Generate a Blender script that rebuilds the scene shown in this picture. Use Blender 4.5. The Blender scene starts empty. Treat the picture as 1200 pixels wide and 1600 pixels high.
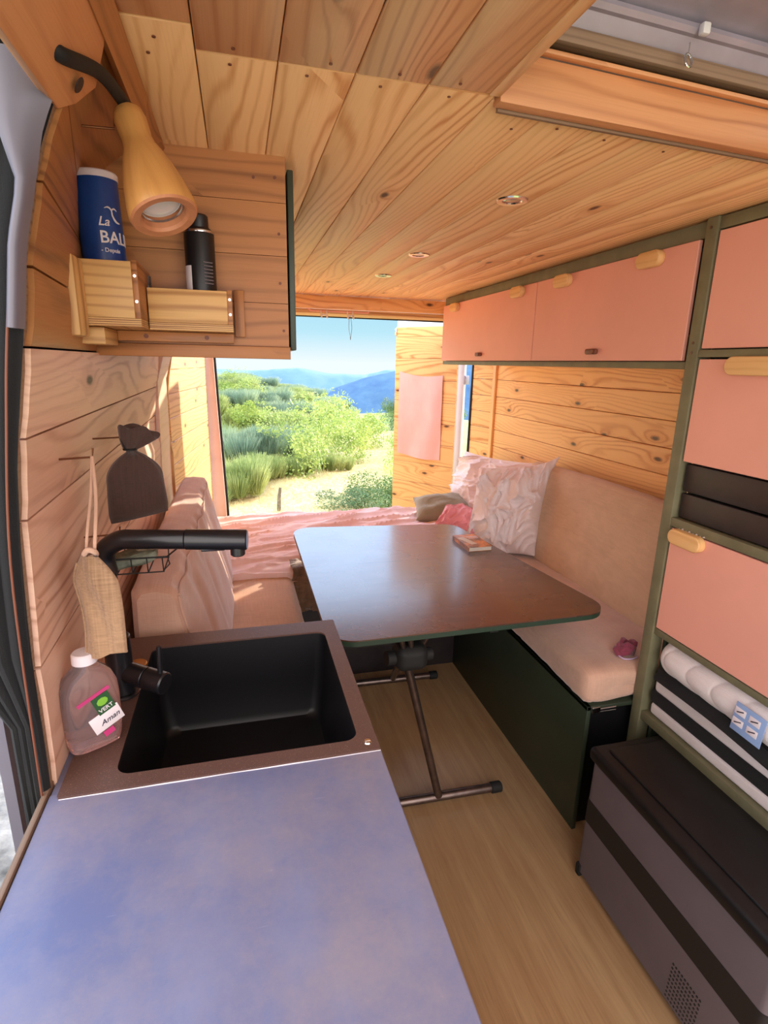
import bpy, bmesh, math, random
from mathutils import Vector, Matrix, noise, Euler
random.seed(7)
PI = math.pi
C = bpy.context.scene.collection
# ------------------------------------------------------------------ materials
class T:
    def __init__(s, name):
        s.m = bpy.data.materials.new(name); s.m.use_nodes = True
        s.t = s.m.node_tree; s.b = s.t.nodes['Principled BSDF']
    def n(s, typ, ins=None, **pr):
        nd = s.t.nodes.new('ShaderNode' + typ)
        for k, v in pr.items(): setattr(nd, k, v)
        for k, v in (ins or {}).items(): s.set(nd.inputs[k], v)
        return nd
    def set(s, sock, v):
        if isinstance(v, bpy.types.NodeSocket): s.t.links.new(v, sock)
        else: sock.default_value = v
    def math(s, op, a, b=0.0, c=0.0, clamp=False):
        nd = s.t.nodes.new('ShaderNodeMath'); nd.operation = op; nd.use_clamp = clamp
        for i, v in enumerate((a, b, c)): s.set(nd.inputs[i], v)
        return nd.outputs[0]
    def mix(s, f, a, b, blend='MIX'):
        nd = s.t.nodes.new('ShaderNodeMix'); nd.data_type = 'RGBA'; nd.blend_type = blend
        s.set(nd.inputs[0], f); s.set(nd.inputs[6], a); s.set(nd.inputs[7], b)
        return nd.outputs[2]
    def scl(s, v, sc):
        nd = s.n('VectorMath', operation='MULTIPLY'); s.set(nd.inputs[0], v); nd.inputs[1].default_value = sc
        return nd.outputs[0]
    def noise(s, v, scale=1.0, detail=2.0, rough=.5, dim='3D'):
        return s.n('TexNoise', {'Vector': v, 'Scale': scale, 'Detail': detail, 'Roughness': rough}).outputs['Fac']
    def rng(s, v, a, b, c=0.0, d=1.0):
        nd = s.n('MapRange', {'Value': v, 'From Min': a, 'From Max': b, 'To Min': c, 'To Max': d}); return nd.outputs[0]
    def obj(s): return s.n('TexCoord').outputs['Object']
    def gc(s): return s.n('Attribute', attribute_name='gc').outputs['Vector']
    def bump(s, h, strength=.3, dist=.01):
        nd = s.n('Bump', {'Height': h, 'Strength': strength, 'Distance': dist}); s.set(s.b.inputs['Normal'], nd.outputs[0])
    def out(s, col=None, rough=None, **kw):
        if col is not None: s.set(s.b.inputs['Base Color'], col)
        if rough is not None: s.set(s.b.inputs['Roughness'], rough)
        for k, v in kw.items(): s.set(s.b.inputs[k.replace('_', ' ')], v)
        return s.m
def lin(r, g, b):
    f = lambda c: (c/255/12.92 if c/255 <= .04045 else ((c/255+.055)/1.055)**2.4)
    return (f(r), f(g), f(b), 1)
def sc(c, k): return (c[0]*k, c[1]*k, c[2]*k, 1)

def wood(name, base, dark, rings=62, wander=11, contrast=.75, knots=.62, rough=.45, knotcol=(.10,.035,.012,1), coat=0.0, tone=.22):
    t = T(name); g = t.gc()
    pr = t.n('Attribute', attribute_name='pr').outputs['Fac']
    sx = t.n('SeparateXYZ', {0: g})
    kv = t.n('TexVoronoi', {'Vector': t.scl(g, (3.3, 8.5, 0.0)), 'Scale': 1.0, 'Randomness': 1.0}, voronoi_dimensions='2D')
    has = t.math('GREATER_THAN', t.n('SeparateColor', {0: kv.outputs['Color']}).outputs[0], knots)
    d = t.math('ADD', kv.outputs['Distance'], t.math('MULTIPLY', t.noise(g, 60, 2), .03))
    swirl = t.math('MULTIPLY', t.math('POWER', 2.718, t.math('MULTIPLY', d, -5.5)), t.math('MULTIPLY', has, 3.2))
    n1 = t.noise(t.scl(g, (.85, 5.0, 5.0)), 1.0, 1.5, .4)
    n2 = t.noise(t.scl(g, (3.0, 22.0, 22.0)), 1.0, 2.0, .5)
    b = t.math('ADD', t.math('MULTIPLY', sx.outputs[1], rings), t.math('MULTIPLY', n1, wander))
    b = t.math('ADD', b, t.math('MULTIPLY', n2, 1.1)); b = t.math('ADD', b, swirl)
    fr = t.math('SINE', t.math('MULTIPLY', b, 6.283))
    amp = t.rng(t.noise(t.scl(g, (1.1, 9.0, 9.0)), 1.0, 2.0), .32, .68, .25, 1.0)
    late = t.math('MULTIPLY', t.math('POWER', t.rng(fr, -1, 1, 0, 1), 3.5), amp, clamp=True)
    fib = t.noise(t.scl(g, (9, 420, 420)), 1.0, 2, .6)
    var = t.noise(t.scl(g, (1.6, 14, 14)), 1.0, 2, .5)
    f = t.math('MULTIPLY', late, contrast)
    f = t.math('ADD', f, t.math('MULTIPLY', t.math('SUBTRACT', fib, .5), .45))
    f = t.math('ADD', f, t.math('MULTIPLY', t.math('SUBTRACT', var, .5), .5), clamp=True)
    col = t.mix(f, base, dark)
    col = t.mix(t.math('MULTIPLY', pr, tone), col, t.mix(1.0, col, (.62, .5, .42, 1), 'MULTIPLY'))
    km = t.math('MULTIPLY', t.rng(d, .11, .055), has)
    halo = t.math('MULTIPLY', t.rng(d, .30, .08, 0, .45), has)
    col = t.mix(halo, col, dark); col = t.mix(km, col, knotcol)
    t.bump(t.math('ADD', fib, t.math('MULTIPLY', late, .3)), .06, .001)
    t.out(col, t.math('ADD', t.math('MULTIPLY', fib, .15), rough-.07))
    if coat: t.out(Coat_Weight=coat, Coat_Roughness=.25)
    return t.m
def plain(name, col, rough=.5, metal=0.0, mottle=.06, mscale=6, bump=0.0, bscale=200, bdist=.001, **kw):
    t = T(name); o = t.obj()
    n = t.noise(o, mscale, 4, .6)
    c = t.mix(t.rng(n, .3, .7, 0, 1), sc(col, 1-mottle*2), sc(col, 1+mottle))
    if bump: t.bump(t.noise(o, bscale, 3), bump, bdist)
    return t.out(c, rough, Metallic=metal, **kw)
def fabric(name, col, col2=None, weave=900, rough=.9, sheen=.3, wr=0.0, slub=True):
    t = T(name); o = t.obj()
    col2 = col2 or sc(col, .8)
    w1 = t.noise(t.scl(o, (weave, 12, 12)), 1, 2); w2 = t.noise(t.scl(o, (12, weave, weave)), 1, 2)
    w = t.math('ADD', w1, w2); n = t.noise(o, 9, 4, .6)
    f = t.math('ADD', t.math('MULTIPLY', w, .35), t.math('MULTIPLY', n, .55))
    c = t.mix(t.rng(f, .45, .85), col, col2)
    h = w
    if wr: h = t.math('ADD', t.math('MULTIPLY', w, .15), t.math('MULTIPLY', t.noise(t.scl(o, (1, .45, 1)), 22, 3, .5), 1.6*wr))
    t.bump(h, .35, .004 if wr else .0015)
    return t.out(c, rough, Sheen_Weight=sheen, Sheen_Roughness=.5)

M = {}
M['ceil']  = wood('ceiling_pine', lin(250,198,142), lin(204,126,66), rings=44, wander=11, contrast=.75, knots=.82, rough=.42)
M['wallr'] = wood('wall_pine', lin(252,198,128), lin(206,124,56), rings=38, wander=12, contrast=.8, knots=.72, rough=.42)
M['walll'] = wood('worn_pine', lin(240,198,172), lin(190,128,98), rings=26, wander=14, contrast=.85, knots=.87, rough=.5, tone=.25)
M['flat']  = wood('smooth_panel_wood', lin(240,202,182), lin(212,162,136), rings=24, wander=5, contrast=.4, knots=.97, rough=.4)
M['brown'] = wood('varnished_pine', lin(184,122,68), lin(112,62,28), rings=28, wander=10, contrast=.8, knots=.85, rough=.45)
M['light'] = wood('pale_pine', lin(222,176,112), lin(156,98,48), rings=52, wander=6, contrast=.9, knots=.97, rough=.5)
M['bell']  = wood('turned_wood', lin(206,150,84), lin(160,104,50), rings=30, wander=4, contrast=.4, knots=.99, rough=.42)
M['bellin'] = wood('turned_wood_rim', lin(196,130,90), lin(150,88,52), rings=30, wander=4, contrast=.4, knots=.99, rough=.5)
M['beam'] = wood('beam_pine', lin(222,156,104), lin(176,106,60), rings=30, wander=10, contrast=.7, knots=.85, rough=.45)
M['handle'] = wood('handle_wood', lin(244,196,134), lin(214,152,88), rings=50, wander=6, contrast=.6, knots=.99, rough=.5)
M['edge']  = wood('raw_board_edge', lin(150,122,98), lin(104,78,58), rings=90, wander=3, contrast=.6, knots=.99, rough=.7)
M['pink']  = plain('pink_paint', lin(242,172,152), .5, mottle=.03, mscale=3, bump=.05, bscale=60)
M['green'] = plain('olive_green_paint', lin(122,118,90), .55, mottle=.1, mscale=14)
M['dgreen'] = plain('dark_green_paint', lin(52,62,48), .42, mottle=.08, mscale=5)
M['black'] = plain('black_plastic', lin(22,22,25), .38, mottle=.1)
M['faucet'] = plain('matte_black_metal', lin(26,26,30), .33, mottle=.05, Coat_Weight=.2)
M['blackfab'] = fabric('black_webbing', lin(20,19,21), lin(12,12,13), sheen=.05)
M['rubber'] = plain('black_rubber', lin(24,24,24), .7)
M['slot']  = plain('dark_drawer_front', lin(46,36,38), .5, mottle=.15, mscale=20)
M['steel'] = plain('worn_steel_tube', lin(120,104,98), .32, .85, mottle=.15, mscale=30)
M['chrome'] = plain('bright_steel', lin(210,208,205), .18, 1.0, mottle=.02)
M['bronze'] = plain('bronze_wire', lin(120,74,48), .4, .8)
M['white'] = plain('white_paint', lin(228,224,224), .4, mottle=.03)
M['bodygrey'] = plain('grey_body_paint', lin(112,108,120), .35, mottle=.05, mscale=2)
M['quilt'] = fabric('white_quilting', lin(236,226,224), lin(222,208,206), weave=400, sheen=.2)
M['pillow'] = fabric('white_cotton', lin(250,238,238), lin(244,228,230), weave=1200, wr=.25)
M['rose']  = fabric('rose_cotton', lin(240,160,170), lin(226,140,150), wr=.2)
M['blanket'] = fabric('salmon_bedspread', lin(253,222,218), lin(244,204,200), wr=.4)
M['towel'] = fabric('pink_towel_cloth', lin(246,190,178), lin(240,176,166), weave=500)
M['sage']  = fabric('sage_grey_cloth', lin(160,150,124), lin(136,126,100))
M['taupe'] = fabric('taupe_velvet', lin(222,180,156), lin(196,152,130), weave=700, sheen=.5, wr=.25)
M['beige'] = fabric('beige_linen', lin(222,186,154), lin(200,164,132), weave=500, wr=.25)
M['seatl'] = fabric('tan_ribbed_cloth', lin(226,176,136), lin(204,152,114), weave=240)
M['sachet'] = fabric('brown_sachet_cloth', lin(82,58,50), lin(58,40,34), weave=700, sheen=.4)
M['mitt']  = fabric('tan_mesh_cloth', lin(176,140,106), lin(120,90,64), weave=350)
M['string'] = fabric('cream_cord', lin(214,172,146))
M['throw'] = fabric('brown_fleece', lin(150,108,78), lin(96,66,46), weave=60, wr=1.0, sheen=.6)
M['magenta'] = fabric('magenta_velvet', lin(150,62,84), lin(110,40,60))
M['lilac'] = plain('lilac_piping', lin(200,176,210), .6)
# worn grey worktop; blue daylight from the side door mixed into its colour
t = T('worn_zinc_worktop'); o = t.obj()
n1 = t.noise(o, 3.2, 5, .55); n2 = t.noise(t.scl(o, (1, .45, 1)), 9, 5, .65); n3 = t.noise(o, 45, 6, .8)
c = t.mix(t.rng(t.math('ADD', n1, t.math('MULTIPLY', t.math('SUBTRACT', n3, .5), .35)), .36, .66), lin(102,107,140), lin(142,130,138)); c = t.mix(t.rng(n2, .45, .75, 0, .6), c, lin(124,128,158))
sx = t.n('SeparateXYZ', {0: o})
c = t.mix(t.math('MULTIPLY', t.rng(n3, .66, .74), t.rng(n1, .5, .62)), c, lin(188,172,180))
c = t.mix(t.rng(t.noise(t.scl(o, (14, 160, 1)), 1, 2), .74, .78, 0, .2), c, lin(180,176,190))
t.bump(n3, .05, .001); M['zinc'] = t.out(c, t.rng(n2, .3, .7, .34, .6), Specular_IOR_Level=.45)
# sink deck: brown granite composite
t = T('brown_composite'); o = t.obj()
n = t.noise(o, 700, 2); c = t.mix(t.rng(n, .62, .72), lin(96,70,62), lin(150,116,100)); M['deck'] = t.out(c, .36)
t = T('black_composite'); o = t.obj()
n = t.noise(o, 900, 2); c = t.mix(t.rng(n, .70, .76), lin(20,20,24), lin(80,80,96)); t.bump(t.noise(o, 500, 2), .1, .0005); M['bowl'] = t.out(c, .42)
# table veneer
t = T('dark_veneer_tabletop'); g = t.gc()
n = t.noise(t.scl(g, (3, 30, 1)), 1, 2, .5); n2 = t.noise(t.scl(g, (14, 300, 1)), 1, 3, .6); bl = t.noise(g, 6, 4)
c = t.mix(t.rng(n, .1, .95), lin(104,72,58), lin(72,50,43)); c = t.mix(t.rng(n2, .3, .9, 0, .4), c, lin(60,40,34))
sx = t.n('SeparateXYZ', {0: g})
seam = t.math('LESS_THAN', t.math('ABSOLUTE', t.math('ADD', t.math('SUBTRACT', sx.outputs[1], -.08), t.math('MULTIPLY', t.math('SUBTRACT', n, .5), .01))), .0016)
c = t.mix(t.math('MULTIPLY', seam, .8), c, lin(30,20,18))
M['table'] = t.out(c, t.rng(bl, .1, .9, .22, .32), Coat_Weight=.5, Coat_Roughness=.16)
# floor vinyl plank
t = T('oak_vinyl_floor'); o = t.obj()
n = t.noise(t.scl(o, (26, 1.6, 1)), 1, 5, .65); n2 = t.noise(t.scl(o, (220, 8, 1)), 1, 3, .6); n3 = t.noise(o, 2.2, 3)
c = t.mix(t.rng(n, .3, .7), lin(196,160,118), lin(164,124,86)); c = t.mix(t.rng(n2, .5, .8, 0, .6), c, lin(140,102,68)); c = t.mix(t.rng(n3, .35, .7, 0, .35), c, lin(196,164,122))
t.bump(n2, .08, .001); M['floor'] = t.out(c, .38)
M['sideply'] = plain('cooler_grey', lin(112,100,104), .6, mottle=.05, bump=.3, bscale=900, bdist=.0006)
M['lid'] = plain('cooler_lid_black', lin(20,19,20), .5, mottle=.2, mscale=20, bump=.25, bscale=700, bdist=.0006)
M['stripe'] = plain('cooler_stripe_black', lin(32,30,30), .55)
M['paper'] = plain('paper_white', lin(226,218,206), .7)
M['blue'] = plain('canister_blue', lin(14,66,142), .35, mottle=.15, mscale=12)
M['label_w'] = plain('label_white', lin(236,226,230), .5)
M['label_g'] = plain('label_green', lin(40,84,44), .5)
M['leaf_g'] = plain('label_leaf', lin(130,190,60), .5)
M['label_p'] = plain('label_pink', lin(196,60,120), .5)
M['label_b'] = plain('label_blue', lin(150,176,222), .5)
M['ink'] = plain('dark_ink', lin(60,54,70), .6)
M['orange'] = plain('orange_cover', lin(216,130,44), .3, mottle=.5, mscale=18)
M['cream'] = plain('cover_cream', lin(226,206,180), .3)
M['lens'] = plain('lamp_lens', lin(224,214,212), .18, mottle=.04, Coat_Weight=.6)
M['dlens'] = plain('dark_glass_lens', lin(96,84,80), .12, mottle=.3, mscale=60, Coat_Weight=1.0)
M['sponge'] = plain('sponge_stone', lin(178,150,118), .8, mottle=.4, mscale=50, bump=.5, bscale=90, bdist=.003)
M['sponge2'] = plain('grey_soap', lin(128,134,116), .7, mottle=.3, mscale=40)
M['brass'] = plain('brass_ring', lin(200,160,100), .3, .9)
M['leather'] = plain('brown_leather', lin(120,66,44), .5)
M['galv'] = plain('galvanised_sheet', lin(176,168,180), .4, .3, mottle=.08, mscale=8)
M['ply'] = wood('plywood_edge', lin(238,206,150), lin(92,54,26), rings=250, wander=.6, contrast=1.0, knots=.99, rough=.6)
t = T('clear_plastic'); M['pet'] = t.out(lin(250,226,226), .08, Transmission_Weight=.9, IOR=1.25)
t = T('window_glass'); M['glass'] = t.out((1,1,1,1), .02, Transmission_Weight=1.0, IOR=1.1)
# ------------------------------------------------------------------ mesh builder
class B:
    def __init__(s):
        s.bm = bmesh.new(); s.gl = s.bm.loops.layers.float_vector.new('gc'); s.pl = s.bm.loops.layers.float.new('pr')
    def _merge(s, bm, Mx):
        bmesh.ops.transform(bm, matrix=Mx, verts=bm.verts)
        bmesh.ops.recalc_face_normals(bm, faces=bm.faces)
        me = bpy.data.meshes.new('tmp'); bm.to_mesh(me); bm.free(); s.bm.from_mesh(me); bpy.data.meshes.remove(me)
    def _tmp(s):
        bm = bmesh.new(); return bm, bm.loops.layers.float_vector.new('gc'), bm.loops.layers.float.new('pr')
    def _grain(s, bm, gl, pl, ax, off=None):
        off = off or Vector((random.uniform(0,40), random.uniform(0,40), random.uniform(0,40))); p = random.random()
        o = {0:(0,1,2), 1:(1,0,2), 2:(2,0,1)}[ax]
        for f in bm.faces:
            # across-coordinate: the widest transverse direction visible on that face
            n = f.normal; a, b, c = o
            for l in f.loops:
                v = l.vert.co
                if abs(n[b]) > .7: u = v[c]
                else: u = v[b]
                if abs(n[a]) > .7: l[gl] = Vector((v[b]*.3+off.x, v[c]*1.3+off.y, off.z))
                else: l[gl] = Vector((v[a]+off.x, u+off.y, off.z))
                l[pl] = p
    def box(s, size, loc=(0,0,0), rot=None, bevel=0.0, seg=2, ax=None, Mx=None):
        bm, gl, pl = s._tmp(); bmesh.ops.create_cube(bm, size=1)
        bmesh.ops.transform(bm, matrix=Matrix.Diagonal((*size, 1)), verts=bm.verts)
        if bevel: bmesh.ops.bevel(bm, geom=list(bm.edges), offset=min(bevel, min(size)*.45), segments=seg, profile=.5, affect='EDGES')
        bm.normal_update()
        if ax is None: ax = max(range(3), key=lambda i: size[i])
        s._grain(bm, gl, pl, ax)
        Mx = Mx or (Matrix.Translation(loc) @ (Euler(rot).to_matrix().to_4x4() if rot else Matrix()))
        s._merge(bm, Mx); return s
    def span(s, a, b, bevel=0.0, ax=None, seg=2):
        a, b = Vector(a), Vector(b)
        return s.box([abs(b[i]-a[i]) for i in range(3)], (a+b)/2, bevel=bevel, ax=ax, seg=seg)
    def prism(s, poly, h, Mx=Matrix(), bevel=0.0, ax=0, seg=2):
        bm, gl, pl = s._tmp()
        f = bm.faces.new([bm.verts.new((p[0], p[1], -h/2)) for p in poly])
        r = bmesh.ops.extrude_face_region(bm, geom=[f])
        bmesh.ops.translate(bm, vec=(0,0,h), verts=[v for v in r['geom'] if isinstance(v, bmesh.types.BMVert)])
        bm.normal_update()
        if bevel:
            ed = [e for e in bm.edges if abs(e.verts[0].co.z-e.verts[1].co.z) < 1e-6]
            bmesh.ops.bevel(bm, geom=ed, offset=bevel, segments=seg, profile=.5, affect='EDGES')
        bm.normal_update(); s._grain(bm, gl, pl, ax); s._merge(bm, Mx); return s
    def lathe(s, prof, Mx=Matrix(), seg=32, ax=2):
        bm, gl, pl = s._tmp(); rings = []
        for r, z in prof:
            if r < 1e-5: rings.append([bm.verts.new((0,0,z))])
            else: rings.append([bm.verts.new((r*math.cos(2*PI*i/seg), r*math.sin(2*PI*i/seg), z)) for i in range(seg)])
        for A, D in zip(rings, rings[1:]):
            for i in range(seg):
                j = (i+1) % seg
                q = [A[i % len(A)], A[j % len(A)], D[j % len(D)], D[i % len(D)]]
                q = [v for k, v in enumerate(q) if v not in q[:k]]
                if len(q) > 2:
                    try: bm.faces.new(q)
                    except ValueError: pass
        bm.normal_update(); s._grain(bm, gl, pl, ax); s._merge(bm, Mx); return s
    def cyl(s, a, b, r, r2=None, seg=24, bev=0.0):
        a, b = Vector(a), Vector(b); d = b-a; L = d.length; r2 = r if r2 is None else r2
        Mx = Matrix.Translation(a) @ d.to_track_quat('Z', 'Y').to_matrix().to_4x4()
        prof = [(0,0), (r-bev,0), (r,bev), (r2,L-bev), (r2-bev,L), (0,L)] if bev else [(0,0), (r,0), (r2,L), (0,L)]
        return s.lathe(prof, Mx, seg)
    def tube(s, pts, r, seg=12, closed=False, flat=1.0, smooth=True):
        pts = [Vector(p) for p in pts]; rr = r if isinstance(r, (list, tuple)) else [r]*len(pts)
        if smooth and len(pts) > 2 and not closed:
            P, Q = [], []
            for i in range(len(pts)-1):
                p0, p1, p2, p3 = pts[max(i-1,0)], pts[i], pts[i+1], pts[min(i+2,len(pts)-1)]
                for k in range(6):
                    u = k/6; P.append(.5*((2*p1)+(p2-p0)*u+(2*p0-5*p1+4*p2-p3)*u*u+(3*p1-p0-3*p2+p3)*u**3)); Q.append(rr[i]*(1-u)+rr[i+1]*u)
            P.append(pts[-1]); Q.append(rr[-1]); pts, rr = P, Q
        bm, gl, pl = s._tmp(); n = len(pts); rings = []; up = None
        for i, p in enumerate(pts):
            if closed: d = (pts[(i+1) % n]-pts[i-1])
            else: d = pts[min(i+1,n-1)]-pts[max(i-1,0)]
            d.normalize()
            if up is None: up = d.orthogonal().normalized()
            up = (up-d*up.dot(d)).normalized(); sd = d.cross(up)
            rings.append([bm.verts.new(p+(up*math.cos(2*PI*k/seg)+sd*math.sin(2*PI*k/seg)*flat)*rr[i]) for k in range(seg)])
        for i in range(n if closed else n-1):
            A, D = rings[i], rings[(i+1) % n]
            for k in range(seg): bm.faces.new((A[k], A[(k+1) % seg], D[(k+1) % seg], D[k]))
        if not closed: bm.faces.new(rings[0]); bm.faces.new(rings[-1])
        bm.normal_update(); s._grain(bm, gl, pl, 0); s._merge(bm, Matrix()); return s
    def grid(s, fn, nu, nv, ax=0, thick=0.0, closed_u=False):
        bm, gl, pl = s._tmp()
        V = [[bm.verts.new(fn(i/nu, j/nv)) for j in range(nv+1)] for i in range(nu+1)]
        for i in range(nu):
            for j in range(nv): bm.faces.new((V[i][j], V[i+1][j], V[i+1][j+1], V[i][j+1]))
        bm.normal_update()
        if thick:
            nrm = {v: v.normal.copy() for v in bm.verts}
            r = bmesh.ops.duplicate(bm, geom=list(bm.faces)+list(bm.verts)+list(bm.edges)); mp = r['vert_map']
            W = [[mp[V[i][j]] for j in range(nv+1)] for i in range(nu+1)]
            for i in range(nu+1):
                for j in range(nv+1): W[i][j].co = V[i][j].co - nrm[V[i][j]]*thick
            edge = [(i,0) for i in range(nu+1)]+[(nu,j) for j in range(1,nv+1)]+[(i,nv) for i in range(nu-1,-1,-1)]+[(0,j) for j in range(nv-1,0,-1)]
            for k in range(len(edge)):
                a, b = edge[k], edge[(k+1) % len(edge)]
                bm.faces.new((V[a[0]][a[1]], V[b[0]][b[1]], W[b[0]][b[1]], W[a[0]][a[1]]))
        bm.normal_update(); s._grain(bm, gl, pl, ax); s._merge(bm, Matrix()); return s
    def soft(s, size, Mx=Matrix(), r=.03, puff=.015, n=28, wr=0.0, ws=6, seed=0, rib=0):
        """cushion: rounded box whose faces bulge, with creases"""
        bm, gl, pl = s._tmp(); bmesh.ops.create_cube(bm, size=2)
        bmesh.ops.subdivide_edges(bm, edges=bm.edges, cuts=n, use_grid_fill=True)
        h = Vector(size)/2
        for v in bm.verts:
            u = v.co.copy(); p = Vector((u.x*h.x, u.y*h.y, u.z*h.z))
            q = Vector([max(-(h[i]-r), min(h[i]-r, p[i])) for i in range(3)])
            d = p-q
            if d.length > 1e-6: p = q+d.normalized()*r
            for i in range(3):
                o = [k for k in range(3) if k != i]
                if abs(u[i]) > .99: p[i] += math.copysign(puff*(1-u[o[0]]**2)*(1-u[o[1]]**2)*(1 if size[i] < max(size)*.5 else .4), u[i])
            v.co = p
        bm.normal_update()
        if wr:
            sh = Vector((seed*7.1, seed*3.3, seed))
            for v in bm.verts:
                k = noise.noise(Vector((v.co.x*ws, v.co.y*ws*.5, v.co.z*ws))+sh); k2 = abs(noise.noise(Vector((v.co.x*ws*1.4, v.co.y*ws*2, v.co.z*ws*1.3))*1.6+sh))
                v.co += v.normal*(k*wr-(1-k2)**6*wr*.5)
        bm.normal_update(); s._grain(bm, gl, pl, 0); s._merge(bm, Mx); return s
    def text(s, body, size, Mx, bend=None, depth=.0004, shear=0.0, align='LEFT'):
        cu = bpy.data.curves.new('t', 'FONT'); cu.body = body; cu.size = size; cu.extrude = depth; cu.shear = shear; cu.align_x = align
        cu.resolution_u = 3; cu.offset = size*.012
        ob = bpy.data.objects.new('t', cu); C.objects.link(ob)
        me = bpy.data.meshes.new_from_object(ob.evaluated_get(bpy.context.evaluated_depsgraph_get()))
        bpy.data.objects.remove(ob); bpy.data.curves.remove(cu)
        bm, gl, pl = s._tmp(); bm.from_mesh(me); bpy.data.meshes.remove(me)
        if bend:
            for v in bm.verts:
                a = v.co.x/bend; r = bend+v.co.z; v.co = Vector((r*math.sin(a), v.co.y, r*math.cos(a)-0))
        s._merge(bm, Mx); return s
def frame(o, x, y, z):
    x, y, z = Vector(x).normalized(), Vector(y).normalized(), Vector(z).normalized()
    m = Matrix((x, y, z)).transposed().to_4x4(); m.translation = Vector(o); return m
WL = {}
def build(name, b, mat, parent=None, origin=None, ang=35, flat=False):
    me = bpy.data.meshes.new(name)
    w = WL[parent.name] if parent else Vector(origin or (0,0,0))
    bmesh.ops.translate(b.bm, vec=-w, verts=b.bm.verts); b.bm.to_mesh(me); b.bm.free()
    o = bpy.data.objects.new(name, me); C.objects.link(o)
    if parent: o.parent = parent
    else: o.location = w
    WL[o.name] = w
    me.materials.append(M[mat] if isinstance(mat, str) else mat)
    if not flat:
        for p in me.polygons: p.use_smooth = True
        me.set_sharp_from_angle(angle=math.radians(ang))
    return o
def tag(o, label=None, cat=None, group=None, kind=None):
    if label: o['label'] = label
    if cat: o['category'] = cat
    if group: o['group'] = group
    if kind: o['kind'] = kind
    return o
def thing(name, label, cat, loc, group=None):
    o = bpy.data.objects.new(name, None); C.objects.link(o); o.location = loc; WL[o.name] = Vector(loc); o.empty_display_size = .05
    return tag(o, label, cat, group)
def struct(name, b, mat, label=None, **kw):
    return tag(build(name, b, mat, **kw), label, None, None, 'structure')
def kids(o): return [c for c in bpy.data.objects if c.parent == o]
def copy_tree(o, parent=None):
    c = o.copy(); C.objects.link(c); WL[c.name] = WL.get(o.name, Vector()); c.parent = parent
    for k in kids(o): copy_tree(k, c)
    return c
def nz(x, y=0, z=0): return noise.noise(Vector((x, y, z)))
def screw(b, p, n, r=.004):
    n = Vector(n); b.cyl(Vector(p), Vector(p)+n*.0012, r, seg=12)
# ------------------------------------------------------------------ shell
CZ = 1.875
XP = [(.0,-.262),(.6,-.28),(.9,-.282),(1.13,-.279),(1.25,-.273),(1.36,-.263),(1.44,-.25),(1.52,-.235),(1.62,-.22),(1.73,-.19),(1.76,-.177),(1.80,-.155),(1.90,-.11)]
def xl(z, y=.773):
    for (a, xa), (b, xb) in zip(XP, XP[1:]):
        if z <= b: x = xa+(xb-xa)*(z-a)/(b-a); break
    else: x = XP[-1][1]
    if .773 <= y <= 1.26 and z > 1.44:
        k = min(1, (y-.773)/.42); Q = [(1.44,-.262),(1.52,-.257),(1.80,-.256),(1.84,-.20),(1.90,-.12)]
        for (a, xa), (b, xb) in zip(Q, Q[1:]):
            if z <= b: break
        xq = xa+(xb-xa)*(z-a)/(b-a)
        return x+(xq-x)*k
    return x-.05*max(0, (y-.773)/2.0)*(1 if z > 1.2 else .6) if y < 2.8 else x-.05*(1 if z > 1.2 else .6)
# floor
struct('floor', B().span((-.33,-1.2,-.03), (1.62,3.7,0)), 'floor', 'light oak-look vinyl floor of the aisle')
# ceiling planks (one mesh, real boards with grooves)
b = B(); x = -.137-.103
jo = {-.137: .80}
while x < 1.25:
    x0, x1 = x+.0008, x+.103-.0008
    front = not (x0 > .37)
    yj = .80 if abs(x+.137) < .01 else .855
    if x0 > -.2:
        if front: b.box((x1-x0, yj+.30-.003, .012), ((x0+x1)/2, (yj-.30)/2-.001, CZ+.006+random.uniform(-.0006,.0006)), bevel=.0014, seg=1)
        yj += 0 if front else .015+.06*(x0-.37); b.box((x1-x0, 3.40-yj, .012), ((x0+x1)/2, (3.40+yj)/2+.001, CZ+.006+random.uniform(-.0006,.0006)), bevel=.0014, seg=1)
        if not front and x0 > 1.09: b.box((x1-x0, .85+.30, .012), ((x0+x1)/2, .275, CZ+.006), bevel=.0014, seg=1)
    x += .103
struct('ceiling', b, 'ceil', 'pine plank ceiling boards', ang=50)
b = B().span((-.35,-.4,1.93), (.40,3.45,1.95)); b.span((.40,1.0,1.93), (1.7,3.45,1.95)); b.span((1.12,-.4,1.93), (1.7,1.0,1.95)); b.span((.40,.90,2.03), (1.3,1.02,2.04))
struct('trim_1', b, 'dgreen', 'dark roof lining above the boards')
# ceiling screws
b = B()
for x in [-.085,.018,.115,.21,.32]:
    for yy in (.835,.875): screw(b, (x+random.uniform(-.02,.02), yy, CZ-.001), (0,0,-1), .0024)
for x in [.45,.52,.62,.75,.9]: screw(b, (x, .91+random.uniform(0,.05), CZ-.001), (0,0,-1), .0024)
tag(build('ceiling_screws', b, 'leather', origin=(.3,.86,CZ)), 'small brown screws along the joint of the ceiling boards', 'screw', kind='stuff')
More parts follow.
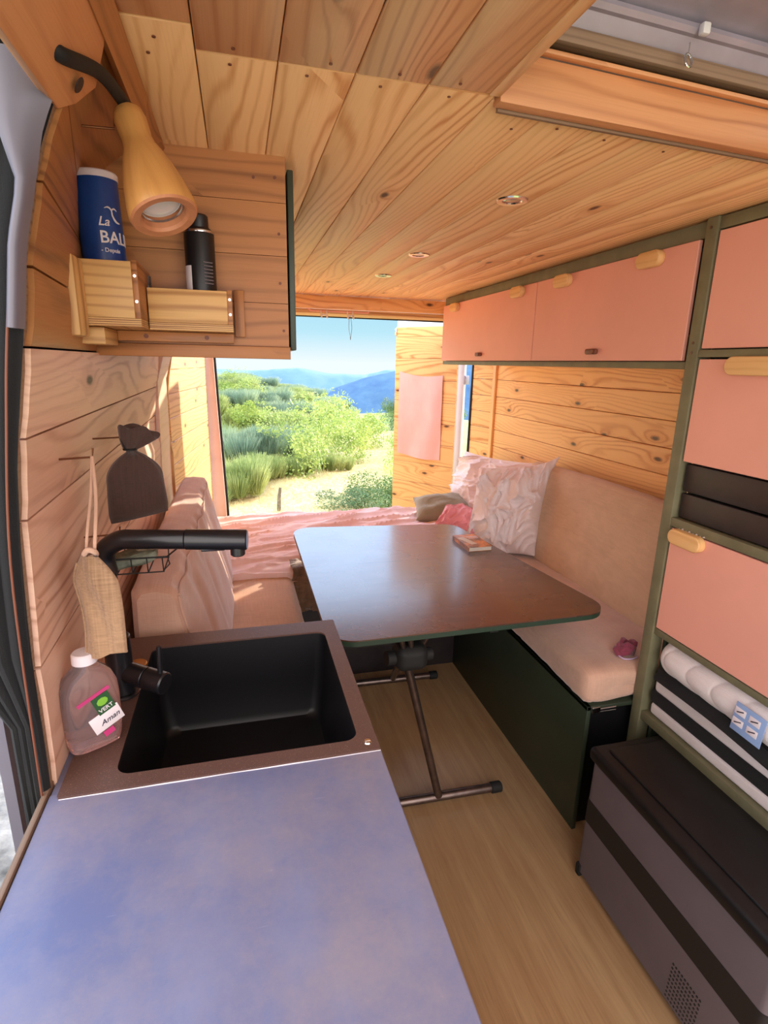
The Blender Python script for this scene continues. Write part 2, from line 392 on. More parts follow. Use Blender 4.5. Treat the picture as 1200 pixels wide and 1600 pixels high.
# left wall: planks following the curved side
b = B(); bup = B()
def wall_strip(b, z0, z1, y0, y1, mat=None, th=.014, ax=0, dx=0.0):
    n = max(2, int((y1-y0)/.15))
    g = .0015
    bm, gl, pl = b._tmp(); off = Vector((random.uniform(0,40), random.uniform(0,40), random.uniform(0,40))); pr = random.random()
    ks = 4; rows = []
    for j in range(n+1):
        y = y0+(y1-y0)*j/n; row = []
        for k in range(ks+1):
            z = z0+g+(z1-z0-2*g)*k/ks; inn = .002 if k in (0, ks) else 0
            row.append(Vector((xl(z, y)-inn+dx, y, z)))
        rows.append(row)
    F = [[bm.verts.new(p) for p in r] for r in rows]; K = [[bm.verts.new(p-Vector((th,0,0))) for p in r] for r in rows]
    fs = []
    for j in range(n):
        for k in range(ks):
            fs.append((F[j][k], F[j+1][k], F[j+1][k+1], F[j][k+1])); fs.append((K[j][k], K[j][k+1], K[j+1][k+1], K[j+1][k]))
        fs.append((F[j][0], K[j][0], K[j+1][0], F[j+1][0])); fs.append((F[j][ks], F[j+1][ks], K[j+1][ks], K[j][ks]))
    for k in range(ks):
        fs.append((F[0][k], F[0][k+1], K[0][k+1], K[0][k])); fs.append((F[n][k], K[n][k], K[n][k+1], F[n][k+1]))
    for f in fs:
        f = bm.faces.new(f)
        for l in f.loops:
            v = l.vert.co; l[gl] = Vector((v.y+off.x, v.z+off.y+v.x*.3, off.z)); l[pl] = pr
    b._merge(bm, Matrix())
zs = [.60,.75,.88,1.085,1.295,1.40,1.51,1.60,1.69,1.78,1.885]
for z0, z1 in zip(zs, zs[1:]):
    wall_strip(bup if z0 > 1.5 else b, z0, z1, .773+random.uniform(-.003,.003), 1.26 if z0 > 1.43 else 2.24)
    if z0 > 1.43: wall_strip(b, z0, z1, 1.262, 2.24)
wall_strip(b, 0.02, .60, .773, 2.24)
struct('wall_left', b, 'walll', 'curved left wall of wide worn pine boards', ang=40)
struct('wall_left_upper', bup, 'brown', 'darker varnished boards of the left wall around the little shelves', ang=40)
b = B(); wall_strip(b, .02, 1.885, 2.245, 2.60, dx=.001)
struct('wall_left_panel', b, 'flat', 'smooth pale wood panel at the end of the left wall')
b = B()
for z0, z1 in zip(zs, zs[1:]): wall_strip(b, z0, z1, .764, .7725, dx=-.006, th=.014)
wall_strip(b, .02, .6, .764, .7725, dx=-.006)
struct('trim_2', b, 'edge', 'tongued board ends at the near edge of the left wall', ang=40)
b = B()
for i in range(14):   # battens
    pass
def vbatten(b, y, w, x0=.0, z0=.55, z1=1.86, th=.012):
    n = 12
    for k in range(n):
        za, zb = z0+(z1-z0)*k/n, z0+(z1-z0)*(k+1)/n
        xa, xb = xl(za, y)+x0, xl(zb, y)+x0
        b.box((th, w, (zb-za)*1.02), ((xa+xb)/2+th/2, y, (za+zb)/2), (0, math.atan2(xb-xa, zb-za), 0))
vbatten(b, 2.605, .02); struct('trim_3', b, 'light', 'thin batten on the left wall')
# rear left tapered corner, planks, catches the sun
def corner(name, A, D, z0, z1, mat, label, pitch=.105, flip=1, zoff=0):
    b = B(); A, D = Vector((*A, 0)), Vector((*D, 0)); d = (D-A); L = d.length; d.normalize(); nrm = Vector((d.y, -d.x, 0))*flip
    z = z0
    while z < z1-.01:
        ze = min(z+pitch, z1)
        b.box((L, .012, ze-z-.002), Mx=frame((A+D)/2-nrm*.006+Vector((0,0,(z+ze)/2)), d, Vector((0,0,1)).cross(d), (0,0,1)), bevel=.002, seg=1, ax=0); z = ze
    struct(name, b, mat, label)
corner('wall_rear_left', (xl(1.5,2.7)-.012, 2.62), (-.188, 3.60), .30, 1.88, 'wallr', 'sunlit pine boards of the rear left corner', .105)
# right wall
b = B(); z = 1.625+.0
for i in range(12):
    z1 = 1.52+.105-i*.105; z0 = z1-.105
    b.span((1.60,-.5,z0+.001), (1.614,3.335,z1-.001), bevel=.002, ax=1, seg=1)
struct('wall_right', b, 'wallr', 'pine plank wall behind the right bench')
struct('trim_4', B().span((1.585,3.325,.4), (1.60,3.365,1.56), bevel=.002), 'wallr', 'vertical batten on the right wall')
corner('wall_rear_right', (1.60,3.37), (1.553,3.62), .26, 1.56, 'wallr', 'narrow pine boards of the rear right corner', .105, -1)
# lower right wall and outer skins so no daylight leaks in
b = B().span((1.63,-1.2,0), (1.66,3.60,1.95)); struct('wall_right_outer', b, 'bodygrey', 'van side panel behind the right wall boards')
b = B().span((-.36,.79,-.05), (-.345,3.5,1.3)); b.box((.012,2.7,.68), (-.30,2.15,1.61), (0,.22,0)); struct('wall_left_outer', b, 'bodygrey', 'van side panel behind the left wall boards')
# rear header, rubber seal, roof end
b = B().span((-.25,3.37,1.80), (1.62,3.395,1.872), bevel=.002); struct('trim_5', b, 'wallr', 'orange pine header board over the rear doorway')
b = B().span((-.25,3.40,1.775), (1.62,3.60,1.80), bevel=.004); struct('trim_6', b, 'light', 'pale lower header board over the rear doorway')
b = B().tube([(-.103,3.66,.35),(-.108,3.66,.60),(-.128,3.66,1.2),(-.139,3.65,1.60),(-.14,3.62,1.75),(-.10,3.615,1.777),(1.40,3.615,1.777),(1.50,3.615,1.765),(1.553,3.615,1.70),(1.555,3.615,1.2),(1.55,3.615,.35)], .011, seg=10)
struct('trim_7', b, 'rubber', 'black rubber door seal around the rear doorway')
b = B().span((-.3,3.60,1.79), (1.66,3.66,1.96), bevel=.01); struct('wall_rear_top', b, 'white', 'white body metal above the rear doorway')
b = B().prism([(-.20,.35),(-.108,.35),(-.112,.60),(-.132,1.2),(-.143,1.60),(-.15,1.78),(-.21,1.78)], .03, frame((0,3.645,0), (1,0,0), (0,0,1), (0,-1,0)), bevel=.004); b.box((.05,.05,1.5), (1.59,3.635,1.05)); struct('trim_8', b, plain('pinkish_white_paint', lin(238,206,196), .5), 'white body pillars of the rear doorway')
# ------------------------------------------------------------------ kitchen unit
def counter_outline():
    return [(-.283,-.25), (.196,-.25), (.196,1.208), (-.283,1.208)]
kr = thing('kitchen_unit', 'kitchen unit with a worn grey worktop, daylight blue in its colour, beside the left wall', 'kitchen counter', (-.04,.5,0))
b = B()
hx0, hx1, hy0, hy1 = -.235, .172, .758, 1.152
for a, d in (((-.285,-.25,.872),(.196,.745,.9)), ((-.285,.745,.872),(hx0,1.208,.898)), ((hx1,.745,.872),(.196,1.208,.898)), ((hx0,1.16,.872),(hx1,1.208,.898))): b.span(a, d, bevel=.0015, seg=1)
build('worktop', b, 'zinc', kr)
b = B().span((-.27,-.24,.05), (-.25,1.2,.872)); b.span((.165,-.24,.05), (.183,1.2,.872)); b.span((-.25,1.185,.05), (.165,1.2,.872)); b.span((-.25,-.24,.05), (.165,1.185,.07)); b.span((-.25,-.24,.05),(.165,-.225,.872))
build('cabinet_body', b, 'dgreen', kr)
b = B().box((.008,1.02,.022), (-.2905,.262,.893), bevel=.002); build('edge_strip', b, 'edge', kr)
b = B().tube([(-.27+.0465*i,.7318+.0008*nz(i*2.3),.9006+.0006*nz(i*1.7,4)) for i in range(11)], [.0006+.0012*abs(nz(i*1.9,2)) for i in range(11)], seg=8); build('sealant', b, 'label_w', kr)
# sink
sk = thing('kitchen_sink', 'black composite sink with brown rim set into the worktop', 'sink', (0,.97,.9))
b = B()
def rrect(x0, y0, x1, y1, r, n=6):
    P = []
    for cx, cy, a in ((x1-r,y1-r,0),(x0+r,y1-r,90),(x0+r,y0+r,180),(x1-r,y0+r,270)):
        for k in range(n+1):
            t_ = math.radians(a+90*k/n); P.append((cx+r*math.cos(t_), cy+r*math.sin(t_)))
    return P
OUT = rrect(-.273,.733,.195,1.204,.004); INN = rrect(-.203,.762,.165,1.150,.022)
bm, gl, pl = b._tmp()
def ring(P, z): return [bm.verts.new((p[0], p[1], z)) for p in P]
r0, r1, r2, r3 = ring(OUT, .9), ring(OUT, .9035), ring(INN, .9035), ring(INN, .895)
for A_, D_ in ((r0, r1), (r1, r2), (r2, r3)):
    for i in range(len(A_)): bm.faces.new((A_[i], A_[(i+1) % len(A_)], D_[(i+1) % len(A_)], D_[i]))
b._merge(bm, Matrix()); build('sink_rim', b, 'deck', sk, ang=30)
b = B(); bm, gl, pl = b._tmp()
def rr2(ins, z, r=.022): return ring(rrect(-.203+ins, .762+ins, .165-ins, 1.150-ins, r), z)
rs = [rr2(0,.9), rr2(.004,.80,.022), rr2(.010,.715,.03), rr2(.018,.703,.03), rr2(.03,.70,.03)]
for A_, D_ in zip(rs, rs[1:]):
    for i in range(len(A_)): bm.faces.new((A_[i], A_[(i+1) % len(A_)], D_[(i+1) % len(A_)], D_[i]))
cx, cy = -.06, .90
c2 = [bm.verts.new((cx+.045*math.cos(a), cy+.045*math.sin(a), .6985)) for a in [math.atan2(v.co.y-cy, v.co.x-cx) for v in rs[-1]]]
for i in range(len(c2)): bm.faces.new((rs[-1][i], rs[-1][(i+1) % len(c2)], c2[(i+1) % len(c2)], c2[i]))
bm.faces.new(c2); b._merge(bm, Matrix()); build('bowl', b, 'bowl', sk, ang=40)
b = B().lathe([(0,.004),(.022,.005),(.038,.003),(.043,.006),(.045,0),(.03,-.004),(0,-.004)], Matrix.Translation((-.06,.90,.7005))); build('drain', b, 'black', sk)
b = B().lathe([(0,.0025),(.0055,.002),(.007,0)], Matrix.Translation((.178,.752,.9035)), seg=16); b.box((.009,.0012,.0004),(.178,.752,.906)); build('screw', b, 'chrome', sk)
b = B().lathe([(0,.003),(.012,.003),(.016,.004),(.018,.002),(.018,0)], Matrix.Translation((-.222,1.085,.9035)), seg=24); build('plug_cap', b, 'brass', sk)
# faucet
fa = thing('kitchen_faucet', 'matte black mixer tap with a long horizontal spout over the sink', 'faucet', (-.232,.985,.9035))
b = B().cyl((-.232,.985,.9035), (-.232,.985,.909), .031, bev=.002); b.cyl((-.232,.985,.908), (-.232,.985,1.02), .0225, bev=.002); b.cyl((-.232,.985,1.015), (-.232,.985,1.15), .013)
build('body', b, 'faucet', fa)
b = B().cyl((-.225,.985,.948), (-.185,.96,.944), .0195, bev=.001).cyl((-.1845,.9597,.944), (-.150,.938,.9405), .020, bev=.0025); build('lever_hub', b, 'faucet', fa)
b = B().cyl((-.158,.944,.955), (-.1565,.945,1.012), .0045, .0042, bev=.001); build('lever', b, 'faucet', fa)
b = B().tube([(-.233,.985,1.14),(-.236,.983,1.168),(-.228,.978,1.188),(-.205,.971,1.2025),(-.18,.967,1.2035),(-.10,.955,1.2025)], .0168, seg=20); b.cyl((-.1,.955,1.2025), (.003,.941,1.200), .0178, bev=.002)
build('spout', b, 'faucet', fa)
b = B().cyl((-.014,.944,1.192), (-.014,.944,1.172), .0125, bev=.002).box((.04,.014,.006), (-.055,.949,1.185), bevel=.002); build('nozzle', b, 'faucet', fa)
# soap basket hanging on the wall behind the tap
so = thing('wire_soap_basket', 'small black wire basket beneath the tap spout', 'basket', (-.20,1.06,1.13))
b = B()
x0, x1, y0, y1, zt, zb = -.262, -.128, 1.0, 1.09, 1.158, 1.128
def loop(pts, r): b.tube(pts, r, seg=8, closed=True, smooth=False)
loop([(x0,y0,zt),(x1-.01,y0,zt),(x1+.006,(y0+y1)/2,zt+.002),(x1-.01,y1,zt),(x0,y1,zt)], .0017)
loop([(x0+.004,y0+.006,zb),(x1-.02,y0+.006,zb),(x1-.012,(y0+y1)/2,zb),(x1-.02,y1-.006,zb),(x0+.004,y1-.006,zb)], .0013)
build('rim', b, 'rubber', so)
for i in range(5):
    b = B(); xx = x0+.012+i*.026
    b.tube([(xx,y0,zt),(xx,y0+.006,zb),(xx,y1-.006,zb),(xx,y1,zt)], .0012, seg=6, smooth=False); build('wire', b, 'rubber', so)
b = B()
b.soft((.085,.055,.022), frame((-.20,1.045,1.146), (1,.1,.25), (-.1,1,0), (-.25,0,1)), r=.009, puff=.003, n=8, wr=.004, ws=40)
tag(build('soap_bar', b, 'sponge2', origin=(-.20,1.045,1.14)), 'grey-green soap piece lying in the wire basket', 'soap')
b = B().soft((.05,.045,.024), frame((-.172,1.05,1.172), (1,0,.35), (0,1,0), (-.35,0,1)), r=.010, puff=.003, n=8, wr=.005, ws=50)
tag(build('scrub_sponge', b, 'sponge', origin=(-.17,1.05,1.17)), 'tan scrub piece on top of the soap in the wire basket', 'sponge')
# soap bottle
bo = thing('dish_soap_bottle', 'clear plastic dish soap bottle with white cap beside the sink', 'bottle', (-.243,.872,.9035))
def sect(w, d, z, k=5, n=40):
    P = []
    for i in range(n):
        a = 2*PI*i/n; c, s_ = math.cos(a), math.sin(a)
        P.append(Vector((math.copysign(abs(c)**(2/k), c)*w, math.copysign(abs(s_)**(2/k), s_)*d, z)))
    return P
BM = frame((-.247,.845,.9035), (.86,.5,0), (-.5,.86,0), (0,0,1)) @ Matrix.Diagonal((.98,.98,1.02,1))
def lofts(S, Mx, name, mat, par, cap=True, **kw):
    b = B(); bm, gl, pl = b._tmp(); R_ = [[bm.verts.new(p) for p in s_] for s_ in S]
    for A_, D_ in zip(R_, R_[1:]):
        for i in range(len(A_)): bm.faces.new((A_[i], A_[(i+1) % len(A_)], D_[(i+1) % len(A_)], D_[i]))
    if cap: bm.faces.new(R_[0]); bm.faces.new(R_[-1])
    bm.normal_update(); b._grain(bm, gl, pl, 2); b._merge(bm, Mx); return build(name, b, mat, par, **kw)
S_ = [sect(.026,.014,0,3), sect(.034,.02,.003,3), sect(.040,.025,.014,3.2), sect(.042,.0265,.04,3.4), sect(.0425,.0265,.085,3.4), sect(.041,.026,.105,3.2), sect(.034,.023,.122,2.8), sect(.022,.019,.134,2.3), sect(.0155,.0155,.141,2), sect(.015,.015,.147,2)]
lofts(S_, BM, 'bottle_body', 'pet', bo, ang=60)
lofts([sect(.037,.022,.004,3.2), sect(.040,.0245,.015,3.2), sect(.0405,.025,.028,3.3), ], BM, 'soap_liquid', 'pet', bo)
b = B().lathe([(0,.160),(.016,.160),(.018,.158),(.0185,.144),(.017,.143),(0,.143)], BM); build('cap', b, 'label_w', bo)
LB = BM @ Matrix.Translation((0,-.0272,0))
LM = frame(LB @ Vector((.014,0,.052)), BM.to_3x3() @ Vector((.9,.0,.32)), BM.to_3x3() @ Vector((-.32,0,.9)), BM.to_3x3() @ Vector((0,-1,0)))
lab = build('label', B().box((.046,.030,.0006), Mx=LM, bevel=.0002), 'label_w', bo)
build('green_badge', B().box((.026,.032,.0007), Mx=LM @ Matrix.Translation((.007,.028,.0002))), 'label_g', lab)
build('leaf_mark', B().lathe([(0,.0006),(.0085,.0003),(.0085,0)], LM @ Matrix.Translation((.007,.032,.0006)) @ Matrix.Diagonal((1,.8,1,1)), seg=9), 'leaf_g', lab)
build('badge_text', B().text('VERT', .0095, LM @ Matrix.Translation((.007,.0155,.0008)), align='CENTER', depth=.0001), 'label_w', lab)
build('name_text', B().text('Aman', .0125, LM @ Matrix.Translation((.004,-.006,.0006)), align='CENTER', shear=.4, depth=.0001), 'ink', lab)
build('pink_band', B().box((.05,.006,.0006), Mx=LM @ Matrix.Translation((.0,.048,.0002))), 'label_p', lab)
build('pink_spot', B().box((.016,.010,.0006), Mx=LM @ Matrix.Translation((-.006,-.022,.0002))), 'label_p', lab)
# ------------------------------------------------------------------ nails, cloth and sachet on the left wall
def nail(tip, label, L=.045):
    t0 = Vector(tip); w = Vector((xl(t0.z, t0.y), t0.y-.004, t0.z-.002))
    b = B().tube([w, t0, t0+Vector((.002,0,.014))], .0016, seg=8, smooth=False)
    return tag(build('hook_nail', b, 'bronze', origin=w), label, 'hook')
nail((-.222,.925,1.352), 'bent nail hook on the wall holding the tan cloth by its string')
nail((-.222,1.16,1.352), 'bent nail hook on the wall holding the brown sachet')
nail((-.222,1.05,1.19), 'bent nail hook on the wall just behind the tap spout')
nail((-.150,.94,1.805), 'empty bent nail hook high on the wall by the lamp neck')
# tan cloth pouch
po = thing('scrubbing_pouch', 'tan mesh cloth pouch hanging by a cord above the soap bottle', 'cloth', (-.225,.875,1.20))
# pouch plane spanned by right (rt) and up
def pouch_pt(u, v, side):
    w = .031*(1-.60*max(0,(v-.72)/.28)**1.5)*(1-.05*math.sin(v*5)); x = (u-.5)*2
    zz = 1.066+.158*v
    cx = -.206-.010*v+ .004*math.sin(v*4)
    th = .010*math.sqrt(max(0,1-abs(x)**3))*(.4+.6*min(1,(1-v)*4+.2))
    fold = .004*math.sin(x*4+v*6)*(1-abs(x))
    return Vector((cx+x*w-.006*(1-v), .835+side*th+fold-.01*x, zz+.006*math.sin(x*2.2)*(1-v)))
b = B().grid(lambda u, v: pouch_pt(u, v, -1), 20, 28); b.grid(lambda u, v: pouch_pt(u, v, 1), 20, 28)
build('mesh_bag', b, 'mitt', po, ang=80)
b = B().tube([(-.222,.922,1.353),(-.222,.89,1.30),(-.222,.848,1.255),(-.224,.838,1.225)], .0022, seg=8); b.tube([(-.222,.922,1.353),(-.214,.885,1.30),(-.210,.842,1.255),(-.213,.836,1.227)], .0026, seg=8)
b.tube([(-.226,.834,1.226),(-.219,.828,1.234),(-.211,.832,1.229),(-.213,.84,1.221),(-.222,.84,1.219)], .004, seg=8)
build('cord', b, 'string', po)
b = B().tube([pouch_pt(0,v/12,0)+Vector((0,-.002,0)) for v in range(12)], .0022, seg=6).tube([pouch_pt(.01,0,0), pouch_pt(.5,0,0), pouch_pt(.99,0,0)], .0022, seg=6); build('hem', b, 'mitt', po)
# sachet
sa = thing('lavender_sachet', 'brown cloth sachet bag tied at the neck hanging on the left wall', 'sachet', (-.20,1.15,1.28))
b = B(); R_ = []
def sachet(u, v):
    a = u*2*PI; z = 1.195+.135*v
    w = .052*(1-.05*v)*(1 if v < .6 else max(.16, math.cos((v-.6)/.4*PI/2)**.75)); d = .021*math.sin(min(1, v*5+.25)*PI/2)*(1 if v < .6 else max(.35, math.cos((v-.6)/.4*PI/2)))
    if v < .12: w *= .94+.5*v
    pl_ = 1+.05*math.sin(a*7)*max(0, (v-.4))*2
    c_, s_ = math.cos(a), math.sin(a); c_ = math.copysign(abs(c_)**.8, c_)
    fy = -.0045*math.sin(c_*11+1+v*1.5)*max(0,v-.15)*1.3*(1 if s_ < 0 else 0)*(1-abs(c_))
    return Vector((-.205+(c_*w)*.93*pl_+.004*(1-v)+.006*(1-v)*c_, 1.145+s_*d+fy+c_*w*.25, z-.010*(c_)*(1-v)*-1 if False else z+.008*c_*(1-v)))
b.grid(sachet, 44, 30); build('pouch', b, 'sachet', sa, ang=80)
def ruff(u, v):
    a = u*2*PI; c_, s_ = math.cos(a), math.sin(a); w = .010+.026*v**.7
    return Vector((-.207+.018*v+c_*w*(1+.12*math.sin(3*a)), 1.143+s_*.010*(.6+v)+.003*math.sin(5*a), 1.330+.045*v-.022*v*max(0,c_)**2+.004*math.sin(4*a)*v))
b = B().grid(ruff, 40, 12); b.grid(lambda u, v: Vector((-.189,1.143,1.3665))*(1-v)+ruff(u,1)*v, 40, 2); build('ruffle', b, 'sachet', sa, ang=80)
b = B().tube([(-.207+.0115*math.cos(a*PI/6), 1.143+.009*math.sin(a*PI/6), 1.331) for a in range(12)], .0022, seg=6, closed=True); b.tube([(-.214,1.135,1.333),(-.222,1.14,1.352),(-.216,1.15,1.335)], .0012, seg=6); build('tie', b, 'rubber', sa)
# ------------------------------------------------------------------ wall cupboard and its little shelves
wc = thing('wall_cupboard', 'knotty pine wall cupboard high on the left above the sink', 'cupboard', (-.05,1.5,1.5))
b = B(); zz = [1.528,1.612,1.70,1.795,1.886]
for z0, z1 in zip(zz, zz[1:]): b.prism([(xl(z0,1.2)+.002,z0+.0005),(.105,z0+.0005),(.105,z1-.0005),(xl(z1,1.2)+.002,z1-.0005)], .016, frame((0,1.208,0), (1,0,0), (0,0,1), (0,-1,0)), ax=0)
build('side_panel', b, 'brown', wc)
b = B().prism([(-.258,1.504),(.107,1.504),(.107,1.528),(-.258,1.528)], .022, frame((0,1.201,0), (1,0,0), (0,0,1), (0,-1,0)), bevel=.002, ax=0); build('bottom_rail', b, 'brown', wc)
b = B().span((-.24,1.217,1.508), (.103,1.90,1.522), ax=1); b.span((-.24,1.884,1.52), (.10,1.9,1.87), ax=0); build('carcass', b, 'brown', wc)
b = B().box((.012,.70,.335), (.115,1.56,1.69), bevel=.002, ax=1); build('door', b, 'dgreen', wc)
for p in [(.045,1.835),(.085,1.838),(.09,1.74),(.095,1.56),(.09,1.65)]:
    b = B(); screw(b, (p[0],1.199,p[1]), (0,-1,0), .0028); build('screw', b, 'leather', wc)
# long shelf box right
def shelf_box(name, label, x0, x1, y0, y1, z0, z1, side='brown'):
    s = thing(name, label, 'shelf', ((x0+x1)/2, (y0+y1)/2, z0))
    build('front_board', B().span((x0,y0,z0+.013), (x1-.009,y0+.012,z1), bevel=.001, ax=0), 'light', s)
    build('end_board', B().span((x1-.009,y0,z0+.013), (x1,y1,z1+.002), bevel=.001, ax=1), 'brown', s)
    o_ = B(); 
    for k in range(4): o_.span((x0,y0-.0005,z0+k*.0034), (x1,y1,z0+k*.0034+.0024))
    build('plywood_base', o_, 'light', s)
    o_ = B()
    for k in range(3): o_.span((x0,y0+.0006,z0+.0024+k*.0034), (x1-.0005,y1,z0+.0034+k*.0034))
    build('glue_layer', o_, 'leather', s)
    for k in (.3,.75):
        o_ = B(); screw(o_, (x1-.0045,y0,z0+.013+(z1-z0-.013)*k), (0,-1,0), .0026); build('screw', o_, 'chrome', s)
    return s
s1 = shelf_box('spice_shelf', 'low pale pine box shelf under the turned lamp holding the black spray can', -.150, -.004, 1.122, 1.198, 1.551, 1.622)
s2 = shelf_box('canister_shelf', 'pale pine box shelf holding the blue salt canister', -.252, -.152, 1.045, 1.19, 1.551, 1.652)
build('front_end', B().span((-.272,.985,1.532), (-.232,1.044,1.650), bevel=.004, ax=2), 'light', s2)
b = B().span((-.215,1.176,1.532), (-.004,1.199,1.550), bevel=.001); o = build('support_rail', b, 'brown', s1)
for xx in (-.165,-.055):
    b = B(); screw(b, (xx,1.1755,1.541), (0,-1,0), .0042); build('screw', b, 'leather', o)
build('support_block', B().span((-.268,1.07,1.522), (-.215,1.176,1.550), bevel=.002, ax=0), 'light', s2)
build('end_strip', B().span((-.001,1.186,1.545), (.018,1.199,1.632), bevel=.001, ax=2), 'brown', s1)
# salt canister
cn = thing('salt_canister', 'blue round salt canister with white rim on the corner shelf', 'canister', (-.212,1.112,1.565))
CM = Matrix.Translation((-.208,1.112,1.565)) @ Euler((0,-.03,0)).to_matrix().to_4x4()
b = B().lathe([(0,0),(.0335,0),(.034,.002),(.034,.216),(.0335,.218)], CM, seg=48); build('tube', b, 'blue', cn)
b = B().lathe([(.0338,.216),(.0352,.216),(.0355,.225),(.034,.227),(.0325,.226),(.031,.222),(0,.222)], CM, seg=48); build('lid', b, 'label_w', cn)
b = B(); TM = CM @ Euler((0,0,math.radians(4))).to_matrix().to_4x4() @ frame((0,0,.118), (1,0,0), (0,0,1), (0,-1,0))
b.text('La', .019, TM @ Matrix.Translation((0,.026,0)), bend=.0345, shear=.3)
b.text('BALEINE', .026, TM, bend=.0345)
b.text('- Depuis', .009, TM @ Matrix.Translation((0,-.014,0)) , bend=.0345)
build('lettering', b, 'label_w', cn)
def onc(x, y, r=.0352): a = x/.0345; return TM @ Vector((r*math.sin(a), y, r*math.cos(a)))
b = B().tube([onc(.012,.052),onc(.018,.054),onc(.023,.050),onc(.024,.042),onc(.029,.034),onc(.036,.032)], [.0004,.0014,.0012,.0014,.0018,.0010], seg=6); b.tube([onc(.023,.050),onc(.028,.053),onc(.033,.050)], [.0012,.0013,.0004], seg=6)
build('tail_mark', b, 'label_w', cn)
# little jar behind
b = B().lathe([(0,0),(.012,0),(.0125,.02),(.011,.024),(.011,.032),(0,.033)], Matrix.Translation((-.158,1.17,1.60-.037)) @ Matrix.Diagonal((1,1,2.6,1)), seg=20)
tag(build('small_jar', b, 'dlens', origin=(-.158,1.17,1.563)), 'small dark jar between the canister and the spray can', 'jar')
# spray can
sp = thing('spray_can', 'black cylindrical can with white label in the low box shelf', 'can', (-.058,1.165,1.565))
b = B().lathe([(0,0),(.0265,0),(.027,.003),(.027,.155),(.026,.160),(.021,.167),(0,.168)], Matrix.Translation((-.058,1.166,1.565)), seg=40); build('can_body', b, 'black', sp)
b = B().lathe([(.0272,.158),(.0276,.160),(.0272,.162)], Matrix.Translation((-.058,1.166,1.565)), seg=40); build('rim', b, 'chrome', sp)
b = B().lathe([(0,.166),(.017,.166),(.018,.17),(.0175,.187),(.015,.190),(0,.190)], Matrix.Translation((-.058,1.166,1.565)), seg=32); build('cap', b, 'black', sp)
b = B().grid(lambda u, v: Vector((-.058+.0274*math.sin(-1.35+u*.75), 1.166-.0274*math.cos(-1.35+u*.75), 1.60+.066*v)), 10, 2, thick=.0003); build('label', b, 'label_w', sp)
b = B(); TM = frame((-.058,1.166,1.665), (1,0,0), (0,0,1), (0,-1,0))
for k in range(7): b.box((.018,.0006,.0018), Mx=frame((-.058+.0275*math.sin(.55), 1.166-.0275*math.cos(.55), 1.672-.006*k), (math.cos(.55),math.sin(.55),0), (0,0,1), (math.sin(.55),-math.cos(.55),0)) @ Matrix.Rotation(PI/2,4,'X'))
build('fine_print', b, 'sideply', sp)
# ------------------------------------------------------------------ lamp
lp = thing('gooseneck_lamp', 'turned wooden lamp on a black gooseneck under the left ceiling board', 'lamp', (-.186,.79,1.81))
AX = Vector((.285,-.33,-.90)).normalized(); S0 = Vector((-.1255,.899,1.813))
LMx = Matrix.Translation(S0) @ AX.to_track_quat('Z', 'Y').to_matrix().to_4x4()
k_ = 1.0
prof = [(0,-.004),(.014,-.003),(.020,.003),(.0222,.014),(.0215,.028),(.0205,.042),(.0225,.054),(.0295,.072),(.036,.092),(.0415,.114),(.0465,.140),(.0478,.152),(.0465,.157)]
b = B().lathe([(r*.93, z*.93) for r, z in prof], LMx, seg=48); build('shade', b, 'bell', lp, ang=50)
b = B().lathe([(r*.93, z*.93) for r, z in [(.0465,.157),(.044,.160),(.034,.159),(.031,.155),(.031,.138)]], LMx, seg=48); build('rim', b, 'bellin', lp)
b = B().lathe([(r*.93, z*.93) for r, z in [(.031,.138),(.028,.140),(.0265,.139),(.025,.141),(0,.145)]], LMx, seg=40); build('lens', b, 'lens', lp)
b = B().lathe([(.0292,.133),(.0292,.1365),(.0262,.1375),(.0255,.135)], LMx, seg=40); build('lens_ring', b, 'chrome', lp)
P0 = Vector((-.157,.718,1.793))
b = B().tube([P0+Vector((-.012,-.004,.008)), P0, P0*.5+(S0-AX*.012)*.5+Vector((.004,0,.010)), S0-AX*.012, S0], .0078, seg=16)
for i in range(0): pass
build('gooseneck', b, 'rubber', lp)
# board on the slant between wall and ceiling
def plate(pts, th, nrm, name, mat, parent=None, ax=0, **kw):
    pts = [Vector(p) for p in pts]; n = Vector(nrm).normalized(); o_ = pts[0]; x = (pts[1]-pts[0]).normalized(); x = (x-n*x.dot(n)).normalized(); y = n.cross(x)
    P = [((p-o_).dot(x), (p-o_).dot(y)) for p in pts]
    return B().prism(P, th, frame(o_-n*th/2, x, y, n), bevel=.0015, ax=ax)
b = plate([(-.177,-.10,1.761),(-.177,.765,1.761),(-.166,.80,1.78),(-.148,.83,1.81),(-.13,.80,1.842),(-.118,.76,1.862),(-.118,-.10,1.862)], .014, (1,0,-.584), 'x', 'brown')
struct('trim_9', b, 'beam', 'wide pine board slanting between the left wall and ceiling')
b = B().box((.010,2.4,.03), (-.122,1.2+.6,1.858), (0,.6,0)); struct('trim_10', b, 'brown', 'thin pine lath between the left wall and ceiling')
b = B()
b.lathe([(0,.001),(.008,.001),(.009,0)], frame((-.155,.772,1.789), (0,1,0), (.65,0,1), (.84,0,-.55)), seg=16)
struct('trim_11', b, 'slot', 'dark screw plug in the slanting board')
